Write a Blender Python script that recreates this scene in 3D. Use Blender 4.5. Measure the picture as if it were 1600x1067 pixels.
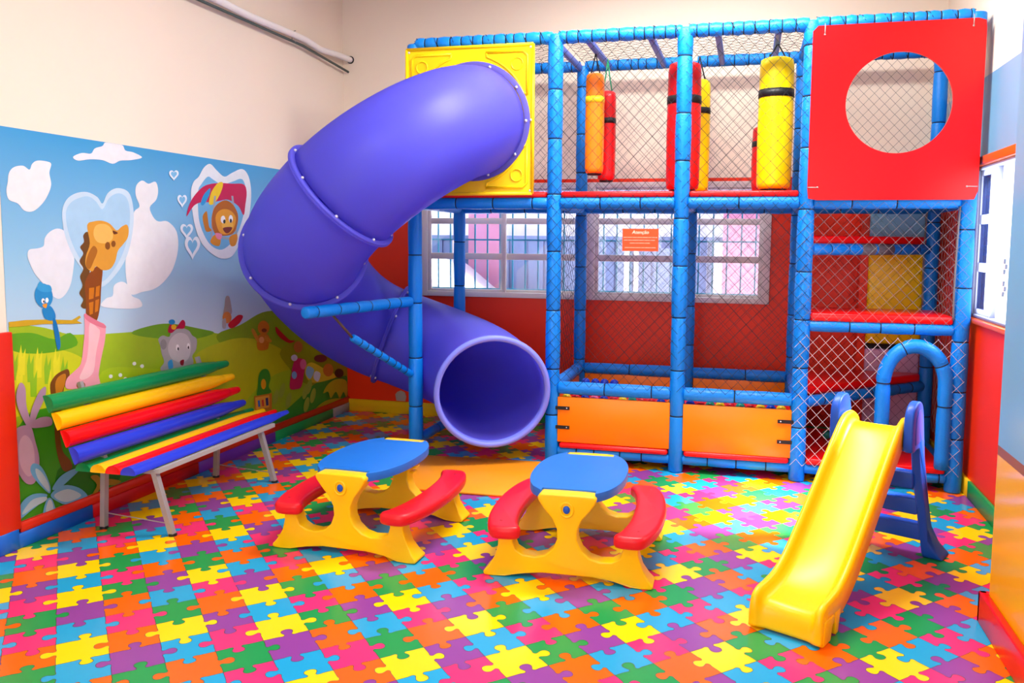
import bpy, bmesh, math, random
from mathutils import Vector, Matrix
for o in list(bpy.data.objects): bpy.data.objects.remove(o)
S = bpy.context.scene
COL = S.collection
PI = math.pi

# ------------------------------------------------------------------ camera
YAW, PITCH, ROLL, F, CX, CY = -0.243948, -0.0895221, 0.00897117, 1288.3113, 846.69, 492.197
fwd = Vector((math.sin(YAW), math.cos(YAW), 0)); rgt = Vector((math.cos(YAW), -math.sin(YAW), 0)); zup = Vector((0, 0, 1))
f2 = fwd*math.cos(PITCH)+zup*math.sin(PITCH); u2 = zup*math.cos(PITCH)-fwd*math.sin(PITCH)
cr, sr = math.cos(ROLL), math.sin(ROLL)
R_ = rgt*cr+u2*sr; U_ = u2*cr-rgt*sr
cd = bpy.data.cameras.new('camera'); cam = bpy.data.objects.new('camera', cd); COL.objects.link(cam)
cam.matrix_world = Matrix(((R_.x, U_.x, -f2.x, 0), (R_.y, U_.y, -f2.y, 0), (R_.z, U_.z, -f2.z, 1.6), (0, 0, 0, 1)))
cd.sensor_fit = 'HORIZONTAL'; cd.sensor_width = 36; cd.lens = F*36/1600
cd.shift_x = (800-CX)/1600; cd.shift_y = (CY-533.5)/1600; cd.clip_start = .02
S.camera = cam

# ------------------------------------------------------------------ light and exposure
S.view_settings.view_transform = 'Standard'; S.view_settings.look = 'None'; S.view_settings.gamma = 1
S.view_settings.use_curve_mapping = False; S.view_settings.exposure = 0.0
w = bpy.data.worlds.new('sky'); S.world = w; w.use_nodes = True
bg = w.node_tree.nodes['Background']; bg.inputs[0].default_value = (.92, .95, 1, 1); bg.inputs[1].default_value = 4.5
def area(name, loc, sx, sy, energy, color=(1, .97, .92), rot=(0, 0, 0)):
    l = bpy.data.lights.new(name, 'AREA'); l.shape = 'RECTANGLE'; l.size = sx; l.size_y = sy; l.energy = energy; l.color = color
    o = bpy.data.objects.new(name, l); COL.objects.link(o); o.location = loc; o.rotation_euler = rot; return o
area('overhead_light', (-1.35, 2.7, 3.72), 1.3, .6, 40, (1, .985, .96))
area('overhead_light', (-.4, 4.9, 3.74), 1.8, .5, 150, (1, .985, .96))
area('overhead_light', (-1.2, -.2, 3.72), 1.6, 1.0, 42, (1, .985, .96))
area('overhead_light', (-.6, 6.25, 3.8), 2.2, .3, 13, (1, .985, .96))  # unseen wall-wash added above the frame to brighten the back wall
area('front_fill', (-1.1, -1.6+.06, 1.5), 3.6, 2.4, 80, (.96, .98, 1), (PI/2, 0, 0))  # unseen fill added behind the camera to lift the back of the room
area('window_daylight', (1.40, 5.08, 1.62), .9, 1.4, 85, (.92, .96, 1), (0, -PI/2, 0))
sl = bpy.data.lights.new('sun', 'SUN'); sl.energy = 34; sl.angle = .24; sl.color = (1, .97, .92)
so = bpy.data.objects.new('sun', sl); COL.objects.link(so)
so.rotation_euler = Vector((-1.33, .10, -1.62)).to_track_quat('-Z', 'Y').to_euler()

# ------------------------------------------------------------------ materials
def lin(h):
    c = [int(h[i:i+2], 16)/255 for i in (0, 2, 4)]
    return tuple(x/12.92 if x <= .04045 else ((x+.055)/1.055)**2.4 for x in c)+(1,)
MATS = {}
def mat(name, h, rough=.5, coat=0., metal=0., var=.05, scale=6., bump=0., bscale=60., spec=.35):
    if name in MATS: return MATS[name]
    m = bpy.data.materials.new(name); m.use_nodes = True; nt = m.node_tree; b = nt.nodes['Principled BSDF']
    c = lin(h); b.inputs['Base Color'].default_value = c
    b.inputs['Roughness'].default_value = rough; b.inputs['Metallic'].default_value = metal
    b.inputs['Coat Weight'].default_value = coat; b.inputs['Coat Roughness'].default_value = .08
    b.inputs['Specular IOR Level'].default_value = spec
    tc = nt.nodes.new('ShaderNodeTexCoord')
    if var:
        n = nt.nodes.new('ShaderNodeTexNoise'); n.inputs['Scale'].default_value = scale; n.inputs['Detail'].default_value = 3
        nt.links.new(tc.outputs['Object'], n.inputs['Vector'])
        r = nt.nodes.new('ShaderNodeMapRange'); r.inputs['To Min'].default_value = 1-var; r.inputs['To Max'].default_value = 1+var
        nt.links.new(n.outputs[0], r.inputs['Value'])
        mx = nt.nodes.new('ShaderNodeVectorMath'); mx.operation = 'SCALE'; mx.inputs[0].default_value = c[:3]
        nt.links.new(r.outputs[0], mx.inputs['Scale']); nt.links.new(mx.outputs[0], b.inputs['Base Color'])
    if bump:
        n2 = nt.nodes.new('ShaderNodeTexNoise'); n2.inputs['Scale'].default_value = bscale
        nt.links.new(tc.outputs['Object'], n2.inputs['Vector'])
        bp = nt.nodes.new('ShaderNodeBump'); bp.inputs['Strength'].default_value = bump; bp.inputs['Distance'].default_value = .01
        nt.links.new(n2.outputs[0], bp.inputs['Height']); nt.links.new(bp.outputs[0], b.inputs['Normal'])
    MATS[name] = m; return m
def glassmat(name, tint, glossy=.06):
    m = bpy.data.materials.new(name); m.use_nodes = True; nt = m.node_tree; nt.nodes.clear()
    o = nt.nodes.new('ShaderNodeOutputMaterial'); t = nt.nodes.new('ShaderNodeBsdfTransparent'); g = nt.nodes.new('ShaderNodeBsdfGlossy')
    t.inputs[0].default_value = tint; g.inputs['Roughness'].default_value = .03; mx = nt.nodes.new('ShaderNodeMixShader'); mx.inputs[0].default_value = glossy
    nt.links.new(t.outputs[0], mx.inputs[1]); nt.links.new(g.outputs[0], mx.inputs[2]); nt.links.new(mx.outputs[0], o.inputs[0]); return m

M_FOAM = mat('blue_vinyl_foam', '0082E4', .4, bump=.25, bscale=90, var=.06)
M_CORD = mat('black_cord', '14181F', .8, var=0)
M_NETD = mat('dark_net_twine', '1A1C24', .9, var=0)
M_NETW = mat('grey_net_twine', '6E6A6C', .8, var=0)  # same twine as the dark net, half-lit tone put into the colour
M_NETL = mat('lit_net_twine', 'BEB0AC', .8, var=0)  # same twine again, window light put into the paler colour
M_BAR = mat('violet_bar_paint', '4C66BE', .45)
M_RED = mat('red_gloss_panel', 'D4000A', .3, var=.03)
M_PAD = mat('red_vinyl_pad', 'E00E12', .28, var=.06)
M_YEL = mat('yellow_plastic', 'FFC800', .33, var=.03)
M_YELP = mat('yellow_panel_plastic', 'FFD400', .4, var=.03)
M_ORB = mat('orange_board', 'FF8200', .32, var=.04)
M_TUBE = mat('blue_violet_plastic', '6C6AE4', .42, coat=0, var=.05, scale=3)
def translucent(m, h, f):
    nt = m.node_tree; o = [n for n in nt.nodes if n.type == 'OUTPUT_MATERIAL'][0]; b = nt.nodes['Principled BSDF']
    t = nt.nodes.new('ShaderNodeBsdfTranslucent'); t.inputs[0].default_value = lin(h); mx = nt.nodes.new('ShaderNodeMixShader'); mx.inputs[0].default_value = f
    nt.links.new(b.outputs[0], mx.inputs[1]); nt.links.new(t.outputs[0], mx.inputs[2]); nt.links.new(mx.outputs[0], o.inputs[0])
translucent(M_TUBE, 'A09EFF', .55)
M_TABLE = mat('blue_table_plastic', '1A6ECC', .42, var=.03)
M_SEAT = mat('red_seat_plastic', 'E01220', .36, var=.03)
M_NAVY = mat('dark_blue_plastic', '1652BE', .38, var=.04)
M_STEEL = mat('brushed_steel', 'A8A4A0', .38, metal=.35, var=.08, scale=20)
M_GREY = mat('grey_steel_paint', 'A9A5A2', .45, var=.06)
M_BLACK = mat('black_tape', '15161A', .45, var=0)
M_WHITE = mat('white_frame_paint', 'E2DAD6', .45, var=.04)
M_BOLT = mat('bolt_zinc', 'D4D4E4', .35, metal=.4, var=0)
M_CREAM = mat('cream_wall_paint', 'EFE2CE', .8, var=.025, scale=2, bump=.05, bscale=40)
M_WRED = mat('red_orange_wall_enamel', 'F03000', .4, var=.06, scale=2)
M_WBLUE = mat('light_blue_wall_enamel', '6FA8CC', .3, var=.04, scale=2)
M_WYEL = mat('yellow_wall_enamel', 'F0AE06', .16, var=.06, scale=2)
M_BROWN = mat('brown_band_paint', '8A5240', .4)
M_ORTRIM = mat('orange_trim_paint', 'F0601A', .3)
M_CEIL = mat('white_ceiling_paint', 'F2EEE8', .85, var=.02)
M_GLASS = glassmat('window_glass', (.93, .96, 1, 1))

# ------------------------------------------------------------------ mesh helpers
ORG = {}
def obj(name, verts, faces, m, parent=None, smooth=False, mi=None, bevel=None, sub=0, org=None):
    """one mesh object; verts in room coordinates (or local when the root thing is built at the origin)"""
    if parent is not None:
        o0 = ORG.get(parent.name, Vector((0, 0, 0)))
    else:
        o0 = Vector(org) if org is not None else Vector((0, 0, 0))
    me = bpy.data.meshes.new(name)
    me.from_pydata([tuple(Vector(v)-o0) for v in verts], [], faces)
    for q in (m if isinstance(m, (list, tuple)) else [m]): me.materials.append(q)
    if mi: me.polygons.foreach_set('material_index', mi)
    if smooth: me.polygons.foreach_set('use_smooth', [True]*len(me.polygons))
    me.update()
    o = bpy.data.objects.new(name, me); COL.objects.link(o); ORG[o.name] = o0
    if parent is not None: o.parent = parent
    else: o.location = o0
    if bevel:
        b = o.modifiers.new('bevel', 'BEVEL'); b.width = bevel[0]; b.segments = bevel[1]; b.limit_method = 'ANGLE'; b.angle_limit = math.radians(40); b.harden_normals = False
        me.polygons.foreach_set('use_smooth', [True]*len(me.polygons))
    if sub:
        s = o.modifiers.new('sub', 'SUBSURF'); s.levels = sub; s.render_levels = sub
    return o
def thing(name, loc, label, cat, group=None, rotz=0):
    o = bpy.data.objects.new(name, None); o.empty_display_size = .1; COL.objects.link(o)
    o.location = loc; o.rotation_euler = (0, 0, rotz); ORG[o.name] = Vector(loc)
    o['label'] = label; o['category'] = cat
    if group: o['group'] = group
    return o
def tag(o, label, cat, group=None):
    o['label'] = label; o['category'] = cat
    if group: o['group'] = group
    return o
def struct(o): o['kind'] = 'structure'; return o
class MB:
    def __init__(s): s.v = []; s.f = []; s.mi = []; s.m = 0
    def add(s, v, f):
        n = len(s.v); s.v += [tuple(p) for p in v]; s.f += [tuple(i+n for i in q) for q in f]; s.mi += [s.m]*len(f); return s
    def box(s, a, b):
        x0, y0, z0 = a; x1, y1, z1 = b
        return s.add([(x0, y0, z0), (x1, y0, z0), (x1, y1, z0), (x0, y1, z0), (x0, y0, z1), (x1, y0, z1), (x1, y1, z1), (x0, y1, z1)],
                     [(0, 3, 2, 1), (4, 5, 6, 7), (0, 1, 5, 4), (1, 2, 6, 5), (2, 3, 7, 6), (3, 0, 4, 7)])
    def obox(s, c, ax, ay, az):
        c = Vector(c); ax, ay, az = Vector(ax), Vector(ay), Vector(az)
        v = [c+ax*i+ay*j+az*k for k in (-1, 1) for (i, j) in ((-1, -1), (1, -1), (1, 1), (-1, 1))]
        return s.add(v, [(0, 3, 2, 1), (4, 5, 6, 7), (0, 1, 5, 4), (1, 2, 6, 5), (2, 3, 7, 6), (3, 0, 4, 7)])
    def tube(s, path, r, n=8, cap=True, rot=0.):
        path = [Vector(p) for p in path]; k = len(path)
        rr = r if isinstance(r, (list, tuple)) else [r]*k
        t0 = (path[1]-path[0]).normalized()
        a = Vector((0, 0, 1)) if abs(t0.z) < .9 else Vector((1, 0, 0))
        nrm = (a-t0*a.dot(t0)).normalized(); V = []; prev = t0
        for i in range(k):
            t = (path[min(i+1, k-1)]-path[max(i-1, 0)]).normalized()
            nrm = (nrm-t*nrm.dot(t)).normalized(); bi = t.cross(nrm)
            for j in range(n):
                an = 2*PI*j/n+rot; V.append(path[i]+nrm*(math.cos(an)*rr[i])+bi*(math.sin(an)*rr[i]))
        Fc = [(i*n+j, i*n+(j+1) % n, (i+1)*n+(j+1) % n, (i+1)*n+j) for i in range(k-1) for j in range(n)]
        if cap: Fc += [tuple(range(n-1, -1, -1)), tuple((k-1)*n+j for j in range(n))]
        return s.add(V, Fc)
    def prism(s, pts, d):
        """closed outline (list of 3D points) extruded by vector d"""
        pts = [Vector(p) for p in pts]; d = Vector(d); n = len(pts)
        return s.add(pts+[p+d for p in pts], [tuple(range(n-1, -1, -1)), tuple(range(n, 2*n))]+[(i, (i+1) % n, (i+1) % n+n, i+n) for i in range(n)])
    def lathe(s, c, axis, prof, n=20):
        """prof: (distance along axis, radius)"""
        c = Vector(c); ax = Vector(axis).normalized()
        a = Vector((0, 0, 1)) if abs(ax.z) < .9 else Vector((1, 0, 0))
        e1 = (a-ax*a.dot(ax)).normalized(); e2 = ax.cross(e1); V = []
        for (h, r) in prof:
            for j in range(n):
                an = 2*PI*j/n; V.append(c+ax*h+e1*(math.cos(an)*r)+e2*(math.sin(an)*r))
        k = len(prof); Fc = [(i*n+j, i*n+(j+1) % n, (i+1)*n+(j+1) % n, (i+1)*n+j) for i in range(k-1) for j in range(n)]
        if prof[0][1] > 1e-5: Fc.append(tuple(range(n-1, -1, -1)))
        if prof[-1][1] > 1e-5: Fc.append(tuple((k-1)*n+j for j in range(n)))
        return s.add(V, Fc)
    def sphere(s, c, rx, ry=None, rz=None, n=14, k=8):
        ry = ry or rx; rz = rz or rx; c = Vector(c)
        V = [c+Vector((0, 0, -rz))]
        for i in range(1, k):
            t = PI*i/k
            for j in range(n): V.append(c+Vector((rx*math.sin(t)*math.cos(2*PI*j/n), ry*math.sin(t)*math.sin(2*PI*j/n), -rz*math.cos(t))))
        V.append(c+Vector((0, 0, rz))); L = len(V)-1; Fc = []
        for j in range(n):
            Fc.append((0, 1+(j+1) % n, 1+j)); Fc.append((L, L-n+j, L-n+(j+1) % n))
            for i in range(k-2): Fc.append((1+i*n+j, 1+i*n+(j+1) % n, 1+(i+1)*n+(j+1) % n, 1+(i+1)*n+j))
        return s.add(V, Fc)
    def obj(s, name, m, parent=None, **k): return obj(name, s.v, s.f, m, parent, mi=(s.mi if isinstance(m, (list, tuple)) else None), **k)
def catmull(P, n=6, closed=True):
    P = [Vector(p) for p in P]; k = len(P); out = []
    for i in range(k if closed else k-1):
        a, b, c, d = (P[(i-1) % k], P[i], P[(i+1) % k], P[(i+2) % k]) if closed else (P[max(i-1, 0)], P[i], P[i+1], P[min(i+2, k-1)])
        for j in range(n):
            t = j/n; out.append(.5*((2*b)+(c-a)*t+(2*a-5*b+4*c-d)*t*t+(3*b-a-3*c+d)*t*t*t))
    if not closed: out.append(P[-1])
    return out
def copy_tree(o, parent=None):
    c = o.copy(); COL.objects.link(c)
    if parent is not None: c.parent = parent
    for ch in list(o.children): copy_tree(ch, c)
    return c
# ------------------------------------------------------------------ room measures
XL, YB, XR = -3.6176, 6.9856, 1.4152
H = 3.9
YFR = -1.6
RT = 2.13                    # top of the red dado
W0, W1, WZ0, WZ1 = -2.86, .175, 1.10, 2.10     # opening in the back wall
RY0, RY1, RZ0, RZ1 = 4.25, 5.87, 1.135, 2.095  # opening in the right wall
PX, PY = 1.03, 3.72          # pier on the right: face x, far end y

def gridwall(name, us, vs, fn, mf, mats, hole=None, out=(0, 0, 0), depth=.14):
    b = MB(); us = sorted(us); vs = sorted(vs); out = Vector(out)*depth
    for i in range(len(us)-1):
        for j in range(len(vs)-1):
            uc, vc = (us[i]+us[i+1])/2, (vs[j]+vs[j+1])/2
            if hole and hole[0] < uc < hole[1] and hole[2] < vc < hole[3]: continue
            b.m = mf(uc, vc); q = [fn(us[i], vs[j]), fn(us[i+1], vs[j]), fn(us[i+1], vs[j+1]), fn(us[i], vs[j+1])]
            b.add(q, [(0, 1, 2, 3)]); b.add([Vector(p)+out for p in q], [(3, 2, 1, 0)])
    if hole:
        c = [fn(hole[0], hole[2]), fn(hole[1], hole[2]), fn(hole[1], hole[3]), fn(hole[0], hole[3])]
        b.m = 0
        for i in range(4):
            p, q = Vector(c[i]), Vector(c[(i+1) % 4]); b.add([p, q, q+out, p+out], [(0, 1, 2, 3)])
    return struct(b.obj(name, mats))
gridwall('wall_left', [YFR, 3.30, YB+.15], [0, 2.145, H], lambda u, v: (XL, u, v), lambda u, v: 0, [M_CREAM], out=(-1, 0, 0))
gridwall('wall_back', [XL-.14, W0, W1, XR+.14], [0, WZ0, WZ1, RT, H], lambda u, v: (u, YB, v), lambda u, v: 1 if v < RT else 0, [M_CREAM, M_WRED], hole=(W0, W1, WZ0, WZ1), out=(0, 1, 0))
gridwall('wall_right', [PY-.2, RY0, RY1, YB+.15], [0, RZ0, RZ1, 2.652, H], lambda u, v: (XR, u, v), lambda u, v: 0 if v > 2.652 else (2 if v > RZ1 else 1), [M_CREAM, M_WRED, M_WBLUE], hole=(RY0, RY1, RZ0, RZ1), out=(1, 0, 0))
gridwall('wall_front', [XL-.14, XR+.14], [0, H], lambda u, v: (u, YFR, v), lambda u, v: 0, [M_CREAM], out=(0, -1, 0))
b = MB(); b.box((XL-.14, YFR-.14, H), (XR+.14, YB+.14, H+.1)); struct(b.obj('ceiling', M_CEIL))
# painted pier in the right foreground
b = MB()
for z0, z1, k in ((0, .735, 0), (.735, .775, 1), (.775, 2.65, 2), (2.65, H, 3)):
    b.m = k; b.add([(PX, YFR, z0), (PX, PY, z0), (PX, PY, z1), (PX, YFR, z1)], [(0, 1, 2, 3)])
    b.add([(PX, PY, z0), (XR+.14, PY, z0), (XR+.14, PY, z1), (PX, PY, z1)], [(0, 1, 2, 3)])
struct(b.obj('wall_pier', [M_WYEL, M_BROWN, M_WBLUE, M_CREAM]))
b = MB(); b.box((PX-.035, YFR, 0), (PX-.002, PY+.03, .135)); b.box((PX-.035, PY, 0), (XR, PY+.03, .135))
struct(b.obj('baseboard_pier', M_PAD, bevel=(.006, 2)))

# ------------------------------------------------------------------ floor: diagonal jigsaw vinyl
FC = {'p': 'F03270', 'o': 'F86404', 'y': 'FFD208', 'g': '1E9448', 'b': '209ECE', 'v': '8C4094', 'k': '2A2420'}
FM = [mat('vinyl_'+n, FC[c], .22, var=.04, scale=9) for c, n in (('p', 'pink'), ('o', 'orange'), ('y', 'yellow'), ('g', 'green'), ('b', 'blue'), ('v', 'purple'))]
FM.append(mat('vinyl_seam', '4A3A30', .5, var=0))
FA = math.radians(44.0); E1 = Vector((math.cos(FA), math.sin(FA))); E2 = Vector((math.sin(FA), -math.cos(FA)))
SU, SV, U0, V0 = .1795, .1800, .630, -3.29
PER = [[5, 4, 2, 4, 1, 5, 4, 3, 2, 4, 1, 4, 5, 2, 4, 2], [1, 0, 1, 5, 3, 2, 0, 1, 5, 0, 3, 0, 1, 3, 0, 3]]   # colour repeat of the vinyl: 32 pieces
TABS = [[[-1, 1, -1, 1, 1, -1, 1, -1, 1, 1, 1, 1, -1, 1, 1, -1], [-1, 1, 1, -1, -1, 1, 1, -1, 1, 1, 1, 1, 1, -1, 1, 1]], [[1, -1, -1, -1, -1, 1, -1, 1, -1, 1, -1, -1, 1, -1, -1, -1], [1, 1, -1, -1, 1, -1, 1, -1, 1, -1, 1, 1, -1, 1, 1, 1]]]   # which way each knob points

def rep_(i, j): a = i//2; return i-2*a, (j+6*a) % 16
def floor():
    rnd = random.Random(5)
    xa, xb, ya, yb = XL-.02, XR+.02, 1.2, YB+.02
    def pt(u, v): return E1*(U0+SU*u)+E2*(V0+SV*v)
    def inside(p): return xa < p.x < xb and ya < p.y < yb
    tabs = {}
    # knob outline on an edge from (0,0) to (1,0), bulging to +y
    K = [(0, 0), (.27, .0), (.375, -.015), (.42, .03), (.395, .09), (.37, .165), (.405, .24), (.50, .27), (.60, .24), (.635, .165), (.61, .09), (.58, .03), (.625, -.015), (.73, 0), (1, 0)]
    Ks = [Vector((a, b)) for a, b in K]
    Kc = [Ks[0], Ks[1]]+[p for p in catmull([Vector((q.x, q.y, 0)) for q in Ks[1:-1]], 3, False)][1:]+[Ks[-1]]
    Kc = [Vector((q[0], q[1])) for q in Kc]
    def edge(i, j, d):
        """d=0: from (i,j) along u; d=1: from (i,j) along v; returns points in lattice units, start to end"""
        if (i, j, d) not in tabs:
            q = rep_(i, j); r = random.Random(q[0]*7919+q[1]*104729+d*31); k = TABS[d][q[0]][q[1]]
            tabs[(i, j, d)] = (k, r.uniform(-.07, .07), 0, r.uniform(.95, 1.15))
        sg, sh, mir, sc = tabs[(i, j, d)]
        out = []
        for q in Kc:
            x = q.x; y = q.y*sg*sc
            if 0 < x < 1: x = .5+(x-.5)*1.0+sh
            out.append((i+x, j+y) if d == 0 else (i+y, j+x))
        return out
    V = []; Fa = []; mi = []; B = MB()
    cols = {}
    seams = MB()
    for i in range(-22, 48):
        for j in range(-46, 14):
            c = pt(i+.5, j+.5)
            if not (xa-.2 < c.x < xb+.2 and ya-.2 < c.y < yb+.2): continue
            q = rep_(i, j); cols[(i, j)] = PER[q[0]][q[1]]
            e = edge(i, j, 0)[:-1]+edge(i+1, j, 1)[:-1]+edge(i, j+1, 0)[::-1][:-1]+edge(i, j, 1)[::-1][:-1]
            P = [pt(*q) for q in e]
            P = [Vector((min(max(p.x, xa), xb), min(max(p.y, ya), yb))) for p in P]
            n0 = len(V); V += [(p.x, p.y, 0) for p in P]; Fa.append(tuple(range(n0+len(P)-1, n0-1, -1))); mi.append(cols[(i, j)])
            for L in (edge(i, j, 0), edge(i, j, 1)):
                Q = [pt(*q) for q in L]
                if not all(inside(p) for p in Q): continue
                for a, b2 in zip(Q[:-1], Q[1:]):
                    t = (b2-a)
                    if t.length < 1e-6: continue
                    nn = Vector((-t.y, t.x)).normalized()*.0011
                    n1 = len(V); V += [((a+nn).x, (a+nn).y, .0004), ((a-nn).x, (a-nn).y, .0004), ((b2-nn).x, (b2-nn).y, .0004), ((b2+nn).x, (b2+nn).y, .0004)]
                    Fa.append((n1, n1+1, n1+2, n1+3)); mi.append(6)
    # plain part of the floor behind the camera
    n0 = len(V); V += [(xa, YFR, 0), (xb, YFR, 0), (xb, ya, 0), (xa, ya, 0)]; Fa.append((n0, n0+1, n0+2, n0+3)); mi.append(5)
    o = obj('floor', V, Fa, FM, mi=mi); struct(o)
    bm = bmesh.new(); bm.from_mesh(o.data); bmesh.ops.recalc_face_normals(bm, faces=bm.faces)
    for f in bm.faces:
        if f.normal.z < 0: f.normal_flip()
    bm.to_mesh(o.data); bm.free()
    return o
floor()
b = MB(); b.box((XL-.14, YFR-.14, -.12), (XR+.14, YB+.14, -.012)); struct(b.obj('floor_slab', M_GREY))

# ------------------------------------------------------------------ skirtings and trims
SK = [('blue', '1464C8', 2.90, 3.837), ('red', 'C80A10', 3.837, 4.775), ('purple', '7030A8', 4.775, 5.718), ('green', '18A050', 5.718, 6.654), ('grey', 'A8A49E', 6.654, YB)]
for n, h, y0, y1 in SK:
    y0 = max(y0, 3.31); b = MB(); b.box((XL, y0, 0), (XL+.032, y1, .078)); struct(b.obj('baseboard_left_'+n, mat('skirting_'+n, h, .4), bevel=(.003, 1)))
b = MB(); b.box((XL, 3.365, .078), (XL+.026, YB, .13)); struct(b.obj('trim_1', mat('red_rail_paint', 'D8280C', .35), bevel=(.003, 1)))
b = MB(); b.box((XL, 3.235, .10), (XL+.03, 3.365, 1.12)); struct(b.obj('trim_2', mat('red_rail_paint', 'D8280C', .35), bevel=(.006, 2)))
b = MB(); b.box((XL, 3.225, 0), (XL+.034, 3.345, .105)); struct(b.obj('trim_3', mat('skirting_blue', '1464C8', .4), bevel=(.003, 1)))
b = MB(); b.box((XL, YB-.022, 0), (-1.75, YB, .112)); struct(b.obj('baseboard_back_yellow', mat('skirting_yellow', 'F0C414', .4), bevel=(.003, 1)))
b = MB(); b.box((-1.75, YB-.022, 0), (XR, YB, .112)); struct(b.obj('baseboard_back_green', mat('skirting_green', '18A050', .4), bevel=(.003, 1)))
b = MB(); b.box((XR-.022, 5.62, 0), (XR, YB-.022, .11)); struct(b.obj('baseboard_right_yellow', mat('skirting_yellow', 'F0C414', .4), bevel=(.003, 1)))
b = MB(); b.box((XR-.022, PY+.03, 0), (XR, 5.62, .11)); struct(b.obj('baseboard_right_green', mat('skirting_green', '18A050', .4), bevel=(.003, 1)))
b = MB(); b.box((XR-.03, RY0-.1, RZ1), (XR, RY1+.02, RZ1+.055)); b.box((XR-.03, RY0-.1, RZ0-.03), (XR+.02, RY1+.02, RZ0)); struct(b.obj('trim_4', M_ORTRIM, bevel=(.006, 2)))
# chipped paint on the back wall beside the slide
b = MB(); P = [(-3.12, .118), (-3.03, .116), (-3.02, .16), (-3.035, .20), (-3.075, .215), (-3.11, .20), (-3.13, .175)]
P = [(x, YB-.0008, z) for x, z in P]; b.add(P, [tuple(range(len(P)))]); struct(b.obj('trim_5', mat('bare_plaster', 'B0A090', .8)))

# ------------------------------------------------------------------ back windows
def window(name, x0, x1):
    t = struct(thing(name, ((x0+x1)/2, YB, WZ0), 'x', 'x')); del t['label']; del t['category']
    b = MB(); y0, y1 = YB-.03, YB+.05; fw = .062
    b.box((x0, y0, WZ0), (x0+fw, y1, WZ1)); b.box((x1-fw, y0, WZ0), (x1, y1, WZ1)); b.box((x0+fw-.002, y0+.002, WZ0), (x1-fw+.002, y1-.002, WZ0+.045)); b.box((x0+fw-.002, y0+.002, WZ1-.045), (x1-fw+.002, y1-.002, WZ1))
    b.obj('window_frame', M_WHITE, t, bevel=(.004, 2))
    xm = (x0+x1)/2
    for k, (a, c) in enumerate(((x0+fw-.004, xm+.03), (xm-.03, x1-fw+.004))):
        b = MB(); yy = YB-.012+.03*k; st = .034
        b.box((a, yy, WZ0+.04), (a+st, yy+.026, WZ1-.04)); b.box((c-st, yy, WZ0+.04), (c, yy+.026, WZ1-.04))
        for z0, z1 in ((WZ0+.04, WZ0+.068), (1.432, 1.487), (1.745, 1.797), (WZ1-.068, WZ1-.04)): b.box((a+st-.002, yy+.002, z0), (c-st+.002, yy+.024, z1))
        s = b.obj('sash', M_WHITE, t, bevel=(.003, 1))
        b = MB(); b.box((a+st, yy+.011, WZ0+.06), (c-st, yy+.014, WZ1-.06)); b.obj('pane', M_GLASS, s)
    b = MB(); n = int((x1-x0)/.118)
    for i in range(1, n+1):
        x = x0+(x1-x0)*i/(n+1); b.box((x-.006, YB+.10, WZ0), (x+.006, YB+.112, WZ1))
    for z in (1.60, 2.0, 1.16): b.box((x0, YB+.098, z), (x1, YB+.114, z+.014))
    b.obj('security_grille', mat('teal_grille_paint', '3A93B0', .5), t)
    return t
XM = -1.335
window('window_1', W0, XM); window('window_2', XM, W1)
# right window: fixed far sash, open nearer half
t = struct(thing('window_3', (XR, RY1, RZ0), 'x', 'x')); del t['label']; del t['category']
b = MB(); b.box((XR-.005, RY1-.03, RZ0), (XR+.07, RY1, RZ1)); b.box((XR-.005, RY0, RZ0), (XR+.07, RY0+.03, RZ1)); b.box((XR-.003, RY0+.028, RZ0), (XR+.068, RY1-.028, RZ0+.025)); b.box((XR-.003, RY0+.028, RZ1-.025), (XR+.068, RY1-.028, RZ1))
b.obj('window_frame', mat('grey_window_paint', '565A72', .45), t, bevel=(.003, 1))
for a, c in ((5.46, RY1-.03), ):
    b = MB()
    b.box((XR+.01, a, RZ0+.02), (XR+.04, a+.035, RZ1-.02)); b.box((XR+.01, c-.03, RZ0+.02), (XR+.04, c, RZ1-.02))
    for z0, z1 in ((RZ0+.02, RZ0+.06), (1.43, 1.487), (1.73, 1.79), (RZ1-.06, RZ1-.02)): b.box((XR+.012, a+.033, z0), (XR+.038, c-.028, z1))
    s = b.obj('sash', mat('grey_window_paint', '565A72', .45), t, bevel=(.003, 1))
    b = MB(); b.box((XR+.02, a+.03, RZ0+.05), (XR+.025, c-.03, RZ1-.05)); b.obj('pane', glassmat('frosted_blue_glass', (.35, .42, .62, 1), .1), s)

# ------------------------------------------------------------------ outside the windows
M_SLAT = mat('grey_blue_metal_cladding', '6E86AE', .5); M_EXTW = mat('white_outside_render', 'F0EEF2', .8); M_PINK = mat('pink_outside_render', 'C08AA8', .8)
b = MB(); b.box((-9, 6.6, -.3), (9, 16, -.02)); struct(b.obj('floor_yard', mat('pale_concrete', 'D8D8D8', .9)))
b = MB()
y = 9.4; x = -6.5
while x < 3.5:
    b.m = 0; wid = .21
    b.box((x, y, 0), (x+wid-.03, y+.05, 1.62)); b.box((x+wid-.03, y+.02, 0), (x+wid, y+.05, 1.62)); x += wid
b.m = 0; b.box((-6.5, y-.02, 1.60), (3.5, y+.07, 1.66))
struct(b.obj('wall_yard_cladding', [M_SLAT]))
b = MB()
b.m = 0; b.box((-7, 9.8, 0), (4, 10.0, 3.2)); b.m = 1
for x0, x1 in ((-3.23, -2.84), (-.276, .45)): b.box((x0, 9.33, 0), (x1, 9.39, 2.05))
b.m = 0
for x0, x1 in ((-3.42, -3.34), (-1.36, -1.29), (-1.25, -1.20), (-.365, -.276)): b.box((x0, 9.30, 0), (x1, 9.33, 1.6))
struct(b.obj('wall_yard_house', [M_EXTW, M_PINK]))
b = MB(); b.box((-7, 8.5, 2.06), (1.4, 9.6, 2.14))
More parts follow.
